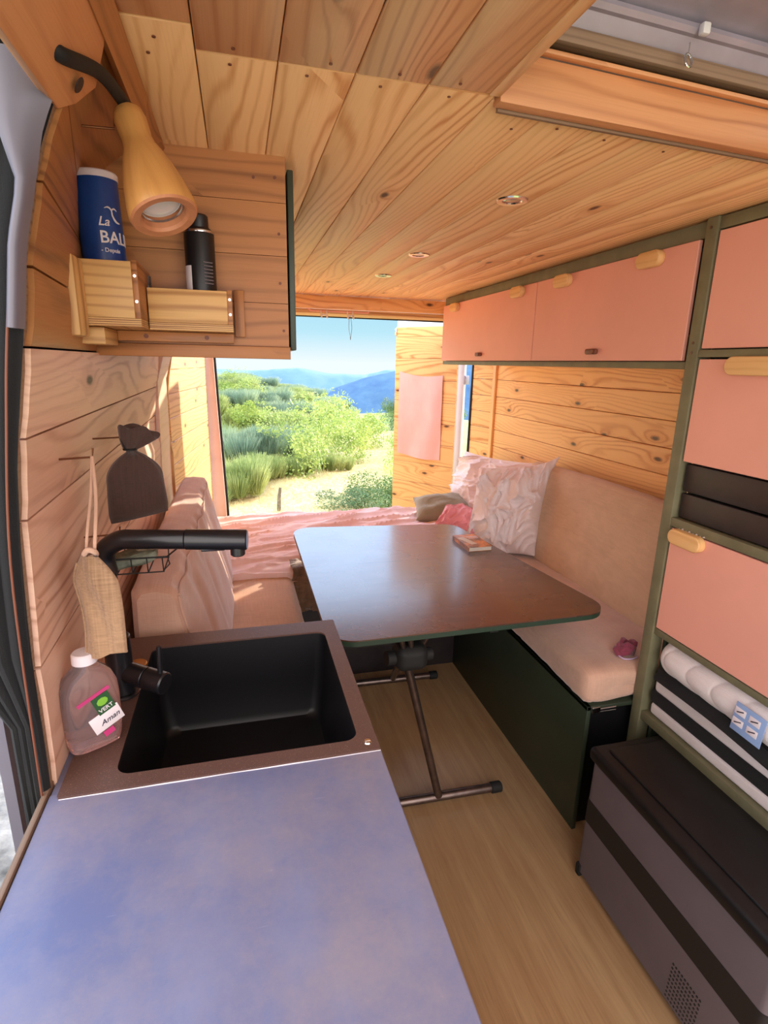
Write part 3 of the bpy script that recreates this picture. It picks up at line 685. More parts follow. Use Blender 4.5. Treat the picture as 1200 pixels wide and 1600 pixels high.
# grey body pillar, black seal and curtain at the sliding door
b = B()
def pil(u, v):
    z = 1.53+.27*v; xr = xl(z, .77)-.004; wd = .007+.14*max(0, v-.55)
    return Vector((xr-wd*u,   .748-.012*math.sin(u*PI*.8)-.006*u, z))
b.grid(pil, 14, 16, thick=.004); struct('trim_12', b, 'bodygrey', 'grey painted body metal beside the sliding door opening', ang=70)
b = B()
def cur(u, v):
    z = .30+1.52*v; xr = xl(z, .77)-.006; x1 = -.322-.05*min(1, max(0, (z-1.03)/.06))
    return Vector((xr+(x1-xr)*u, .757+.004*math.sin(u*26+v*2), z))
b.grid(cur, 40, 30, thick=.004)
tag(build('black_curtain', b, 'blackfab', origin=(-.3,.7,.35)), 'black fabric curtain edge at the sliding door on the far left', 'curtain')
b = B().tube([(-.245,.742,1.56),(-.262,.742,1.45),(-.285,.742,1.25),(-.292,.742,1.0),(-.295,.742,.7)], .0016, seg=8)
tag(build('cord', b, 'leather', origin=(-.3,.75,.7)), 'thin brown cord running down the black curtain', 'cord')
# ------------------------------------------------------------------ rear hooks
hk = thing('hook_rail', 'white double hook strip on the header above the rear doorway', 'hooks', (.58,3.59,1.79))
b = B().prism([(.40,1.805),(.43,1.790),(.76,1.790),(.785,1.806),(.765,1.783),(.42,1.783)], .006, frame((0,3.385,.0), (1,0,0), (0,0,1), (0,-1,0)), bevel=.001); build('plate', b, 'pink', hk)
for cx in (.50,.655):
    b = B()
    for s in (-.016,.016): b.tube([(cx+s,3.385,1.79),(cx+s,3.375,1.760),(cx+s,3.355,1.748),(cx+s,3.35,1.765)], .004, seg=8)
    b.tube([(cx-.016,3.35,1.765),(cx+.016,3.35,1.765)], .004, seg=8); build('hook', b, 'white', hk)
b = B().tube([(.645,3.352,1.765),(.642,3.35,1.70),(.650,3.35,1.65),(.652,3.35,1.63),(.654,3.35,1.65),(.66,3.35,1.70),(.652,3.352,1.765)], .0012, seg=6)
tag(build('string_loop', b, 'steel', origin=(.65,3.35,1.7)), 'thin string loop hanging from the right hook at the rear', 'string')
# ------------------------------------------------------------------ downlights
def downlight(y, label, L=None):
    s = thing('ceiling_spotlight', label, 'light', (.64,y,CZ), 'recessed ceiling spotlights')
    build('bezel', B().lathe([(.022,.0),(.024,-.003),(.036,-.0035),(.0375,0),(.036,.002)], Matrix.Translation((.64,y,CZ)), seg=40), 'chrome', s)
    build('lens', B().lathe([(.0225,-.0005),(.012,-.002),(0,-.0025)], Matrix.Translation((.64,y,CZ)), seg=32), 'dlens', s); return s
d0 = downlight(1.32, 'round chrome spotlight nearest the roof hatch in the plank ceiling')
d1 = copy_tree(d0); d1.location = (.64,2.03,CZ); d1['label'] = 'round chrome spotlight in the middle of the ceiling row'
d2 = copy_tree(d0); d2.location = (.64,2.54,CZ); d2['label'] = 'small round spotlight closest to the rear doorway'
# ------------------------------------------------------------------ roof hatch
b = plate([(.384,.853,1.868),(1.16,.915,1.868),(1.16,.915,1.932),(.384,.853,1.932)], .022, (.08,-1,0), 'x', 'wallr'); b.box((.78,.012,.006), (.772,.878,1.936), (0,0,.08), bevel=.001); struct('trim_13', b, 'beam', 'pine beam along the rear edge of the roof hatch', ang=40)
b = B().span((.366,-.30,CZ-.002), (.384,.855,1.97), bevel=.002, ax=1); struct('trim_14', b, 'ceil', 'pine side board of the roof hatch opening')
b = B().box((.80,.024,.022), (.79,.892,1.966), (0,0,.08), bevel=.004); b.box((.80,.006,.18), (.79,.912,1.955), (0,0,.08)); struct('trim_15', b, 'edge', 'pale raw batten above the hatch beam')
rh = thing('roof_hatch', 'white metal roof hatch at the top right of the ceiling', 'roof hatch', (.75,.5,2.0))
b = B()
HP = [(.905,1.97),(.880,1.978),(.872,1.990),(.868,1.997),(.860,1.997),(.855,2.003),(.857,2.010),(.866,2.013),(.850,2.018),(.800,2.027),(.780,2.030),(.778,2.036),(.70,2.040)]
def hp(u, v):
    f = v*(len(HP)-1); i = min(int(f), len(HP)-2); k = f-i; x = .36+.9*u
    return Vector((x, HP[i][0]+(HP[i+1][0]-HP[i][0])*k+.08*(x-.7), HP[i][1]+(HP[i+1][1]-HP[i][1])*k))
b.grid(hp, 2, 48); build('frame', b, 'galv', rh, ang=30)
b = B().box((.95,1.05,.008), (.80,.262,2.040), bevel=.003); build('cover', b, 'white', rh)
b = B().box((.014,.012,.016), (.71,.850,2.000), bevel=.003); build('clip', b, 'white', rh)
b = B().tube([(.690+.006*math.cos(a),.852+.003*math.sin(a),1.958+.010*math.sin(a)) for a in [i*PI/6 for i in range(12)]], .002, seg=8, closed=True); b.tube([(.690,.855,1.967),(.695,.86,1.985)], .0015, seg=6); build('ring', b, 'chrome', rh)
# ------------------------------------------------------------------ right overhead cabinets
FX = 1.19
oh = thing('overhead_cabinet', 'long pink overhead cabinet with green frame along the right wall', 'cabinet', (1.4,2.2,1.51))
b = B().span((FX+.004,1.30,1.832), (FX+.03,3.235,1.872), bevel=.002, ax=1); b.span((FX+.002,1.30,1.502), (FX+.03,3.235,1.522), bevel=.002, ax=1); build('frame', b, 'green', oh)
b = B().span((FX+.03,1.31,1.502), (1.598,3.235,1.516), ax=1); b.span((FX+.02,3.222,1.516), (1.598,3.236,1.87)); build('carcass', b, 'pink', oh)
def lhandle(b, y, z, L=.10, h=.044, x=FX-.020):
    P = rrect(-L/2,-h/2,L/2,h/2,h*.49,8); b.prism(P, .024, frame((x,y,z), (0,-1,0), (0,0,1), (-1,0,0)), bevel=.004, ax=0, seg=3)
def cab_door(y0, y1, z0, z1, hs, parent, lat=None, mat='pink', L=.10):
    d = build('door', B().span((FX-.008,y0,z0), (FX+.004,y1,z1), bevel=.0015, seg=1), mat, parent)
    for hy, hz in hs:
        bb = B(); lhandle(bb, hy, hz, L); build('handle', bb, 'handle', d)
    if lat:
        bb = B().box((.014,.06,.018), (FX-.016,lat,z0+.030), bevel=.005); bb.cyl((FX-.008,lat-.018,z0+.030), (FX-.028,lat-.018,z0+.030), .008, seg=12); build('latch', bb, 'leather', d)
    return d
cab_door(1.322, 2.152, 1.524, 1.829, [(1.49,1.806),(1.95,1.806)], oh, 1.73)
cab_door(2.156, 3.232, 1.524, 1.829, [(2.30,1.806),(3.03,1.806)], oh, 2.68)
# tall cabinet
tc = thing('tall_cabinet', 'tall pink cupboard with green frame at the right edge', 'cabinet', (1.4,.8,0))
build('post', B().span((FX-.012,1.265,.0), (FX+.03,1.302,1.874), bevel=.002, ax=2), 'green', tc)
b = B()
for z0, z1, dx in ((1.842,1.872,0),(1.533,1.552,-.004),(1.068,1.094,-.004),(.728,.748,0),(.432,.462,0)): b.span((FX-.006+dx,.30,z0), (FX+.03,1.266,z1), bevel=.002, ax=1)
build('rail', b, 'green', tc)
b = B().span((1.60-.012,.30,0), (1.598,1.262,1.87)); b.span((FX+.03,1.25,.0), (1.59,1.262,1.87)); b.span((FX+.03,.30,0), (1.59,.312,1.87)); b.span((FX+.03,.31,1.086), (1.59,1.25,1.094)); b.span((FX+.03,.31,.733), (1.59,1.25,.745)); b.span((FX+.03,.31,.442), (1.59,1.25,.456))
build('carcass', b, 'dgreen', tc)
cab_door(.40, 1.259, 1.555, 1.838, [], tc)
cab_door(.40, 1.259, 1.256, 1.528, [(1.075,1.512)], tc, L=.16)
cab_door(.40, 1.259, .752, 1.064, [(1.19,1.048)], tc, L=.115)
for z0, z1 in ((1.172,1.250),(1.097,1.167)): build('dark_drawer', B().span((FX+.004,.40,z0), (FX+.02,1.258,z1), bevel=.004), 'slot', tc)
b = B()
for k in range(8): b.lathe([(0,-.003),(.004,0),(0,.003)], Matrix.Translation((FX-.010,1.23-k*.0125,1.0685+.0025*(k%2))), seg=8)
build('bead_trim', b, 'label_w', tc)
for y, z in ((1.285,1.85),(1.285,1.57),(1.285,1.545)):
    b = B(); screw(b, (FX-.0125,y,z), (-1,0,0), .004); build('screw', b, 'steel', tc)
# folded mattress on the lower shelf
ma = thing('folded_mattress', 'white quilted foam mattress folded and strapped on the cupboard shelf', 'mattress', (1.4,.8,.462))
def quilt(u, v):   # rounded roll of quilting: u along y, v around front
    y = 1.240-.86*u; a = -.6+v*2.6
    k = abs(math.sin(y*36+5.5*(v-.45)**2*2+v*1.0)); amp = .0055*k**.4
    r = .060+amp; ex = min(1, u/.05); r *= .55+.45*math.sqrt(1-(1-ex)**2)
    return Vector((1.255-math.cos(a-.35)*r*1.2, y, .670+math.sin(a-.35)*r*.95))
b = B().grid(quilt, 260, 30); b.span((1.26,.38,.60),(1.56,1.22,.72), bevel=.03); build('quilted_top', b, 'quilt', ma, ang=70)
def layer(z0, z1, mat, name, x=1.205, y1=1.243, bel=.012):
    bb = B(); bb.box((.36,y1-.36,z1-z0), (x+.18,(y1+.36)/2,(z0+z1)/2), bevel=bel, seg=4, ax=1); build(name, bb, mat, ma)
layer(.590,.624,'blackfab','zip_band',1.200,1.250); layer(.545,.592,'quilt','foam_layer',1.196); layer(.502,.547,'blackfab','zip_band',1.194,1.254); layer(.463,.504,'quilt','foam_layer',1.198,1.25)
b = B().tube([(1.20,1.24,.60),(1.186,1.0,.612),(1.184,.80,.600),(1.19,.55,.585)], .018, seg=10, flat=.45); build('strap', b, 'blackfab', ma)
b = B()
Q = frame((1.167,.905,.668), (0,-1,-.02), (.1,0,1), (-1,0,.1)); build('tag_patch', b.box((.085,.075,.002), Mx=Q, bevel=.0008), 'label_b', ma); tg = kids(ma)[-1]
b = B()
for px_, py_ in ((-.026,.016),(-.026,-.012),(.014,.016),(.014,-.012)): b.box((.03,.018,.001), Mx=Q @ Matrix.Translation((px_,py_,.0012)), bevel=.0004)
build('care_boxes', b, 'label_w', tg)
b = B()
for px_, py_ in ((-.026,.016),(-.026,-.012),(.014,.016),(.014,-.012)):
    b = B().box((.02,.003,.0006), Mx=Q @ Matrix.Translation((px_,py_,.0019)) @ Matrix.Rotation(.4,4,'Z'), bevel=.0002); build('care_symbol', b, 'ink', tg)
# ------------------------------------------------------------------ cooler
co = thing('cool_box', 'large grey cool box with black lid and stripe on the floor', 'cooler', (1.15,.88,0))
def cbody(x0, z0, z1, mat, name, dx=0):
    bb = B(); bb.prism([(x0,.57),(1.36,.57),(1.36,1.165),(x0,1.165)], z1-z0, Matrix.Translation((0,0,(z0+z1)/2)), bevel=.002); return build(name, bb, mat, co)
def side(z): return .938+.016*(z/.43)
bb = B(); bm, gl, pl = bb._tmp()
def cb(z0, z1, mat, name, out=0.0):
    bb = B(); bm, gl, pl = bb._tmp(); R_ = []
    for z in (z0, z1):
        x0 = .938+.028*(z/.43)-out; y1 = 1.165+.022*(z/.43)+out; r = .02
        R_.append([bm.verts.new((p[0], p[1], z)) for p in rrect(x0,.575-out,1.36,y1,r)])
    A_, D_ = R_
    for i in range(len(A_)): bm.faces.new((A_[i], A_[(i+1) % len(A_)], D_[(i+1) % len(A_)], D_[i]))
    bm.faces.new(A_); bm.faces.new(D_); bm.normal_update(); bb._merge(bm, Matrix()); return build(name, bb, mat, co)
cb(.02,.395,'sideply','box_body'); cb(.19,.262,'stripe','stripe',.0012)
b = B().box((.412,.632,.045), (1.160,.880,.404), bevel=.016, seg=4); b.box((.35,.56,.012), (1.17,.88,.428), bevel=.005, seg=3); build('lid', b, 'lid', co)
b = B()
for i in range(10):
    for j in range(9): b.cyl((.9415+.0007*j,.785-i*.009,.03+j*.012), (.9395+.0007*j,.785-i*.009,.03+j*.012), .003, seg=6)
tag(build('vent_holes', b, 'stripe', co), None, None, None, 'stuff')
b = B().box((.02,.02,.04), (.945,1.150,.022), bevel=.004); build('foot', b, 'rubber', co); 
for fx_, fy_ in ((1.33,1.15),(.96,.60),(1.33,.60)): build('foot', B().box((.02,.02,.02), (fx_,fy_,.011), bevel=.004), 'rubber', co)
# ------------------------------------------------------------------ right bench
BX = 1.017
bn = thing('right_bench', 'dark green storage bench base along the right side of the aisle', 'bench', (1.3,1.9,0))
b = B().span((BX,1.305,0), (BX+.015,2.40,.47), bevel=.0015, ax=1); b.span((BX,1.305,.455), (1.598,2.40,.470), bevel=.0015); build('front_panel', b, 'dgreen', bn)
b = B().span((BX+.015,1.33,0), (1.598,1.345,.455)); build('end_panel', b, 'black', bn)
b = B().tube([(BX+.03,1.303,.458),(BX+.10,1.300,.462),(BX+.10,1.300,.452),(BX+.03,1.303,.450)], .0025, seg=8, closed=True, smooth=False); b.box((.03,.006,.02), (BX+.03,1.302,.458), bevel=.002); build('latch', b, 'chrome', bn)
b = B().soft((.575,1.11,.115), Matrix.Translation((1.292,1.86,.531)), r=.028, puff=.012, n=44, wr=.008, ws=7, seed=2)
sc_ = build('seat_cushion', b, 'taupe', origin=(1.292,1.86,.47), ang=80); tag(sc_, 'long taupe velvet seat cushion on the right bench', 'cushion')
b = B().soft((.11,1.25,.46), Matrix.Translation((1.462,1.93,.795)) @ Euler((0,.17,0)).to_matrix().to_4x4(), r=.028, puff=.014, n=44, wr=.006, ws=5, seed=5)
tag(build('back_cushion', b, 'beige', origin=(1.46,1.93,.58), ang=80), 'beige linen back cushion leaning on the right wall above the bench', 'cushion')
b = B()
for k in range(3):
    b.tube([(1.19+.028*math.cos(a)*(1-.15*k)+.006*k,1.385+.02*math.sin(a)+.003*math.sin(5*a),.603+.012*k+.006*math.sin(3*a+k)) for a in [i*PI/10 for i in range(20)]], .009, seg=8, closed=True)
sr = thing('velvet_scrunchie', 'crumpled magenta velvet piece beside the green post on the right bench cushion', 'scrunchie', (1.19,1.385,.60))
build('ruffle', b, 'magenta', sr); b = B().tube([(1.16,1.375,.598),(1.165,1.352,.596),(1.19,1.345,.596),(1.215,1.35,.598)], .0025, seg=6); build('piping', b, 'lilac', sr)
# ------------------------------------------------------------------ left bench
bl = thing('left_bench', 'bench base behind the kitchen unit on the left', 'bench', (-.03,1.8,0))
b = B().span((.175,1.215,0), (.19,2.40,.44)).span((-.27,1.215,.425), (.19,2.40,.44)); build('front_panel', b, 'dgreen', bl)
b = B().soft((.47,1.19,.12), Matrix.Translation((-.036,1.81,.50)), r=.03, puff=.010, n=36, wr=.004, ws=6, seed=9)
tag(build('seat_cushion', b, 'seatl', origin=(-.036,1.81,.44), ang=80), 'tan seat cushion on the left bench behind the sink', 'cushion')
# backrest: tapered cushion
b = B(); Sx = []
def lb(u, v, w): # u around profile 0..1
    pass
prof = [(-.262,.56),(-.262,.80),(-.258,.985),(-.245,1.0),(-.21,1.004),(-.165,.995),(-.150,.975),(-.125,.86),(-.085,.68),(-.066,.575),(-.08,.562),(-.16,.56)]
def lprof(t_):
    n = len(prof); f = t_*n; i = int(f) % n; k = f-int(f); a, b_ = prof[i], prof[(i+1) % n]; return Vector((a[0]+(b_[0]-a[0])*k, 0, a[1]+(b_[1]-a[1])*k))
def lbk(u, v):
    p = lprof(u); y = 1.245+1.29*v; e = min(v, 1-v)*1.29; sh = max(0, 1-e/.03); cx_, cz_ = -.175, .78
    s_ = 1-.18*(1-math.sqrt(max(0,1-sh*sh)))
    q = Vector((cx_+(p.x-cx_)*s_, y, cz_+(p.z-cz_)*(1-(1-s_)*.3)))
    if q.x > -.17: q.x += .012*math.sin(PI*v)-.007*abs(math.sin((y*30+q.z*22)))*math.exp(-((q.z-.98)/.10)**2)+.006*nz(y*7, q.z*3)-.008*max(0,1-abs(nz(y*4+3, q.z*1.2))*5)
    if q.z > .97: q.z += .008*math.sin(PI*v)+.005*nz(y*12, q.x*20)
    q.x = max(q.x, xl(q.z, y)+.006)
    return q
b.grid(lbk, 72, 90)
for v in (0, 1):
    b.grid(lambda u, w: lbk(u, v)*w+(Vector((-.175, (1.245 if v == 0 else 2.535)-(0.006 if v == 0 else -.006), .78)))*(1-w), 72, 8)
lbo = build('back_cushion', b, 'taupe', origin=(-.16,1.9,.56), ang=80); tag(lbo, 'thick dusty pink back cushion leaning on the left wall', 'cushion')
bpip = B().tube([lbk(.50+.0+i*.02, .012)+Vector((.001,-.004,.001)) for i in range(0,14)], .0028, seg=8).tube([lbk(.50, .012+i*.05)+Vector((.002,0,.003)) for i in range(20)], .0025, seg=8); build('piping', bpip, 'taupe', lbo)
# ------------------------------------------------------------------ bed
bd = thing('bed', 'low wide bed platform across the rear of the van', 'bed', (.65,3.0,0))
b = B().span((.19,2.405,0), (1.02,2.42,.43)).span((-.19,2.41,.43), (1.55,3.40,.445)).span((-.18,3.38,0),(1.54,3.395,.43)); build('platform', b, 'slot', bd)
b = B().soft((1.74,.93,.12), Matrix.Translation((.675,2.90,.505)), r=.04, puff=.01, n=12); build('mattress', b, 'quilt', bd)
def blk(u, v):
    y = 2.36+1.02*v; xa = -.262+.075*max(0,(y-2.6)/.8); xb = 1.585-.04*max(0,(y-3.2)/.2); x = xa+(xb-xa)*u
    z = .574; e = 0
    if y < 2.44: e = (2.44-y)/.08
    ye = y
    if e > 0:
        z -= .05*e*e; 
        if x > .22:
            z -= .10*e*min(1,(x-.22)/.05)
    if y > 3.33: z -= .06*((y-3.33)/.05)**2*.5
    w = nz(x*2.2+y*2.8, y*7-x*2.4)*.024 + (1-min(1,abs(nz(x*1.6+5, y*8-x*2.6))*4))**1.6*.020 + (1-min(1,abs(nz(x*3.1+y+9, y*15-x*5))*3.5))**2*.010 + nz(x*14, y*22)*.004
    if x < .22 and y < 2.45: ye = y-.02+.03*nz(x*8, 3); z = max(z, .566) if y > 2.385 else .535; w *= .5 if y > 2.385 else .1
    return Vector((x, ye+.01*nz(x*6, y*3, 4), z+.012+w))
b = B().grid(blk, 230, 130); tag(build('bedspread', b, 'blanket', origin=(.65,2.9,.57), ang=80), 'crumpled salmon pink bedspread covering the bed', 'blanket')
def thr(u, v):
    x = .195+.50*u; s_ = v; y = 2.47-.11*math.sin(min(1,s_*2.2)*PI/2)-.02*s_; z = .597-.005*s_-.26*max(0,s_-.25)**1.0
    return Vector((x+.01*nz(u*5,v*5), y-.016*abs(nz(u*6, v*2+4))*2+.01*nz(u*15,v*12,1), z+.010*nz(u*9, v*9)+.006*nz(u*40,v*30,3)))
b = B().grid(thr, 70, 50, thick=.006); tag(build('throw', b, 'throw', origin=(.4,2.4,.5), ang=80), 'brown fleecy throw hanging over the bed edge behind the table', 'throw')
# pillows
def pillow(b, w, h, th, Mx, seed, n=70, ripple=.012, cor=0):
    def f(side):
        def g(u, v):
            x, y = u*2-1, v*2-1
            ex = .5*w*(1-.05*(1-y*y)*0-.07*(y*y)*(1-abs(x))*0)
            x_c = max(0,x)**5*max(0,y)**5*.026*cor; px_ = x_c+x*.5*w*(1-.07*(1-y*y)**1.0*abs(x)**4+ .02*nz(y*3+seed, x)); py_ = x_c+y*.5*h*(1-.07*(1-x*x)*abs(y)**4)
            t_ = (max(0,1-abs(x)**2.4)*max(0,1-abs(y)**2.4))**.5
            rid = (1-min(1, abs(nz(x*2.1+y*1.2+seed, y*2.2-x+seed*2))*3.2))**2
            rid2 = (1-min(1, abs(nz(x*4.3+seed*3, y*4.4-x*2))*3.0))**2
            wx = x+.35*nz(x*1.6+seed, y*1.6, 7); wy = y+.35*nz(x*1.6, y*1.6+seed, 9); q1 = (1-min(1, abs(nz(wx*1.3+wy*.7+seed*2, wy*1.5-wx*.5+seed))*1.5))**5; q2 = (1-min(1, abs(nz(wx*2.9-wy*1.4+seed, wy*2.4+wx+seed*3))*1.4))**6; q3 = (1-min(1, abs(nz(wx*5.5+wy*3+seed, wy*5-wx*2))*1.4))**5; z_ = side*th*.5*t_+side*(q1*ripple*2.4+q2*ripple*1.6+q3*ripple*.6+nz(x*2, y*2, seed)*ripple*2.2-ripple*.6)*min(1,t_*2.2)
            return Mx @ Vector((px_, py_, z_+.012*nz(x*2+seed, y*2)))
        return g
    b.grid(f(1), n, n); b.grid(f(-1), n, n)
b = B(); pillow(b, .74, .44, .17, frame((1.420,3.00,.765), (.14,-.99,.06), (.28,.02,.96), (-.95,-.12,.28)), 1, n=80, ripple=.014)
tag(build('white_pillow', b, 'pillow', origin=(1.42,3.0,.6), ang=80), 'wide crumpled white pillow leaning against the right wall at the back', 'pillow')
b = B(); pillow(b, .37, .47, .19, frame((1.275,2.44,.800), (.76,-.60,.16), (.22,.18,.95), (-.62,-.76,.28)), 4, n=100, ripple=.015, cor=1)
tag(build('white_pillow', b, 'pillow', origin=(1.3,2.4,.6), ang=80), 'puffy white pillow with a pointed top corner standing on the right bench end', 'pillow')
b = B(); pillow(b, .34, .26, .13, frame((1.175,3.08,.655), (.96,-.22,.05), (.2,.92,.30), (-.1,-.3,.95)), 7, ripple=.0008)
tag(build('sage_cushion', b, 'sage', origin=(1.13,3.1,.6), ang=80), 'small sage grey-green cushion lying on the bed', 'cushion')
b = B(); pillow(b, .36, .34, .11, frame((1.145,2.60,.678), (.78,-.62,-.02), (.58,.74,.30), (-.17,-.22,.96)), 12, ripple=.008)
tag(build('rose_pillow', b, 'rose', origin=(1.16,2.7,.6), ang=80), 'rose pink pillow between the table and the white pillows', 'pillow')
# ------------------------------------------------------------------ table
tb = thing('folding_table', 'dark wood veneer table top on folding steel legs in the aisle', 'table', (.64,1.9,0))
def rpoly(P, r, n=8):
    O = []; N = len(P)
    for i in range(N):
        p, a, c_ = Vector((*P[i],0)), Vector((*P[i-1],0)), Vector((*P[(i+1) % N],0)); d1 = (a-p).normalized(); d2 = (c_-p).normalized()
        ang = d1.angle(d2); k = r/math.tan(ang/2); cc = p+(d1+d2).normalized()*(r/math.sin(ang/2)); s_ = p+d1*k; e_ = p+d2*k
        a0 = math.atan2(s_.y-cc.y, s_.x-cc.x); a1 = math.atan2(e_.y-cc.y, e_.x-cc.x)
        while a1-a0 > PI: a1 -= 2*PI
        while a1-a0 < -PI: a1 += 2*PI
        O += [(cc.x+r*math.cos(a0+(a1-a0)*j/n), cc.y+r*math.sin(a0+(a1-a0)*j/n)) for j in range(n+1)]
    return O
TP = rpoly([(.213,1.366),(1.135,1.385),(.985,2.425),(.212,2.50)], .085)
bt = B(); bm, gl, pl = bt._tmp(); f_ = bm.faces.new([bm.verts.new((x,y,.75)) for x, y in TP]); 
r_ = bmesh.ops.extrude_face_region(bm, geom=[f_]); bmesh.ops.translate(bm, vec=(0,0,-.004), verts=[v for v in r_['geom'] if isinstance(v, bmesh.types.BMVert)])
for f_ in bm.faces:
    for l in f_.loops: l[gl] = Vector((l.vert.co.x, l.vert.co.y-2.05, 0))
bt._merge(bm, Matrix()); build('top_veneer', bt, 'table', tb)
b = B().prism([(x,y) for x, y in TP], .016, Matrix.Translation((0,0,.738)), bevel=.001, seg=1); build('edge_band', b, plain('bottle_green_edge', lin(38,60,46), .5), tb)
def foot(y, L0=.33, L1=.855):
    r = build('foot_bar', B().cyl((L0,y+.01,.021), (L1,y,.021), .016), 'steel', tb)
    build('end_cap', B().cyl((L1-.035,y,.021), (L1+.006,y,.021), .0195, bev=.003), 'rubber', r); build('end_cap', B().cyl((L0-.006,y+.01,.021), (L0+.035,y+.01,.021), .0195, bev=.003), 'rubber', r)
foot(1.52); foot(2.28,.40,.88)
build('leg', B().cyl((.619,1.518,.03), (.470,1.47,.60), .0135), 'steel', tb)
build('leg', B().cyl((.66,2.28,.03), (.50,1.56,.62), .0135), 'steel', tb)
b = B().soft((.10,.085,.08), Matrix.Translation((.478,1.47,.628)), r=.025, puff=.006, n=10); b.cyl((.40,1.46,.63),(.55,1.48,.62), .022, seg=16); build('hub', b, 'rubber', tb)
build('brace', B().cyl((.515,1.49,.635), (.66,1.62,.738), .0125), 'steel', tb)
build('brace', B().cyl((.455,1.455,.65), (.430,1.43,.735), .0085).cyl((.478,1.455,.65), (.462,1.43,.735), .0085), 'steel', tb)
build('rail', B().span((.24,1.40,.708), (.40,1.43,.730), bevel=.003).span((.28,1.42,.70), (.31,2.40,.730), bevel=.003).span((.72,1.42,.70), (.75,2.40,.730), bevel=.003), 'rubber', tb)
# book
bk = thing('paperback_book', 'small orange and cream paperback lying on the table', 'book', (.95,2.11,.75))
BK = Matrix.Translation((.948,2.105,.75)) @ Matrix.Rotation(.02,4,'Z')
build('pages', B().box((.100,.172,.016), Mx=BK @ Matrix.Translation((0,0,.0095))), 'paper', bk)
cv = build('cover', B().box((.104,.177,.0012), Mx=BK @ Matrix.Translation((0,0,.0184))).box((.104,.177,.0012), Mx=BK @ Matrix.Translation((0,0,.0008))).box((.0012,.177,.019), Mx=BK @ Matrix.Translation((-.0522,0,.0095))), 'orange', bk)
build('cover_picture', B().box((.030,.10,.0006), Mx=BK @ Matrix.Translation((-.022,.0,.0192)) @ Matrix.Rotation(.25,4,'Z')), 'cream', cv)
build('cover_bands', B().box((.05,.012,.0006), Mx=BK @ Matrix.Translation((.02,.05,.0193))).box((.045,.006,.0006), Mx=BK @ Matrix.Translation((.02,.03,.0193))), 'label_w', cv)
# ------------------------------------------------------------------ rear doors
def door_planks(A, D, z0, z1, name):
    b = B(); A, D = Vector((*A,0)), Vector((*D,0)); d = D-A; L = d.length; d.normalize(); nr = Vector((0,0,1)).cross(d)
    z = z0
    while z < z1-.01:
        ze = min(z+.155, z1); b.box((L,.012,ze-z-.002), Mx=frame((A+D)/2+Vector((0,0,(z+ze)/2)), d, nr, (0,0,1)), bevel=.002, seg=1, ax=0); z = ze
    return b, d, nr, L
H1, E1 = (1.505,3.77), (1.170,4.20)
rd = thing('door_1', None, None, (1.52,3.76,0)); rd['kind'] = 'structure'; rd['label'] = 'open right rear door lined with orange pine boards'
b, d_, nr, L_ = door_planks(E1, H1, .30, 1.765, 'x'); build('pine_lining', b, 'wallr', rd)
b = B().box((L_+.01,.05,1.56), Mx=frame(Vector(((H1[0]+E1[0])/2,(H1[1]+E1[1])/2,1.035))-nr*(-.032), d_, nr, (0,0,1)), bevel=.012); build('door_shell', b, 'white', rd)
b = B().box((.05,.036,1.5), Mx=frame(Vector((H1[0]+.022,H1[1]-.035,1.03)), d_, nr, (0,0,1)), bevel=.01); build('hinge_edge', b, 'white', rd)
b = B().box((.05,.012,.06), (1.545,3.70,1.40), (0,0,.5), bevel=.003); b.cyl((1.535,3.70,1.415),(1.53,3.685,1.415), .006, seg=12).cyl((1.535,3.70,1.385),(1.53,3.685,1.385), .006, seg=12); build('hinge', b, 'galv', rd)
b = B().box((.02,.02,.05), Mx=frame(Vector((E1[0]-.004,E1[1]-.006,1.73)), d_, nr, (0,0,1)), bevel=.004); build('door_catch', b, 'chrome', rd)
# towel on the right door
tw = Vector((*E1,0)); dd = (Vector((*H1,0))-tw).normalized(); n_ = Vector((-dd.y, dd.x, 0)); n_ = n_ if n_.x < 0 else -n_
ZT, ZB = 1.445, .83
def towel(u, v):
    s_ = .05+.385*u; sag = .018*math.sin(PI*u)*(1-v)-.0
    z = ZT-(ZT-ZB)*v-.02*math.sin(PI*u)*(1-v)-.02*u+.015*math.sin(PI*u)*v*-1
    off = .014+.006*math.sin(u*9+v*2)*(.3+v*.7)+.008*nz(u*3, v*3, 8)
    return tw+dd*(s_)+n_*off+Vector((0,0,z))
b = B().grid(towel, 50, 60, thick=.003); tag(build('pink_towel', b, 'towel', origin=(1.3,4.1,1.4), ang=80), 'pale pink towel hanging on the open right rear door', 'towel')
# left door: opened wide
H2, E2 = (-.205,3.72), (-.232,4.44)
ld = thing('door_2', None, None, (-.2,3.7,0)); ld['kind'] = 'structure'; ld['label'] = 'open left rear door seen almost edge-on'
b, d2_, nr2, L2_ = door_planks(H2, E2, .30, 1.75, 'x'); build('pine_lining', b, 'flat', ld)
b = B().box((L2_+.01,.05,1.56), Mx=frame(Vector(((H2[0]+E2[0])/2-.035,(H2[1]+E2[1])/2,1.035)), d2_, nr2, (0,0,1)), bevel=.012); build('door_shell', b, 'white', ld)
b = B().box((.03,.06,1.45), (-.20,3.71,.99), bevel=.01); build('hinge_edge', b, 'flat', ld)
def tw2(u, v):
    return Vector((-.212+.03*v+.02*math.sin(u*9)*.5, 4.10+.30*u, 1.42-.52*v+.02*nz(u*3,v*3)))
b = B().grid(tw2, 30, 40, thick=.004); tag(build('pale_towel', b, 'towel', origin=(-.2,4.2,1.4), ang=80), 'pale towel hanging on the open left rear door', 'towel')
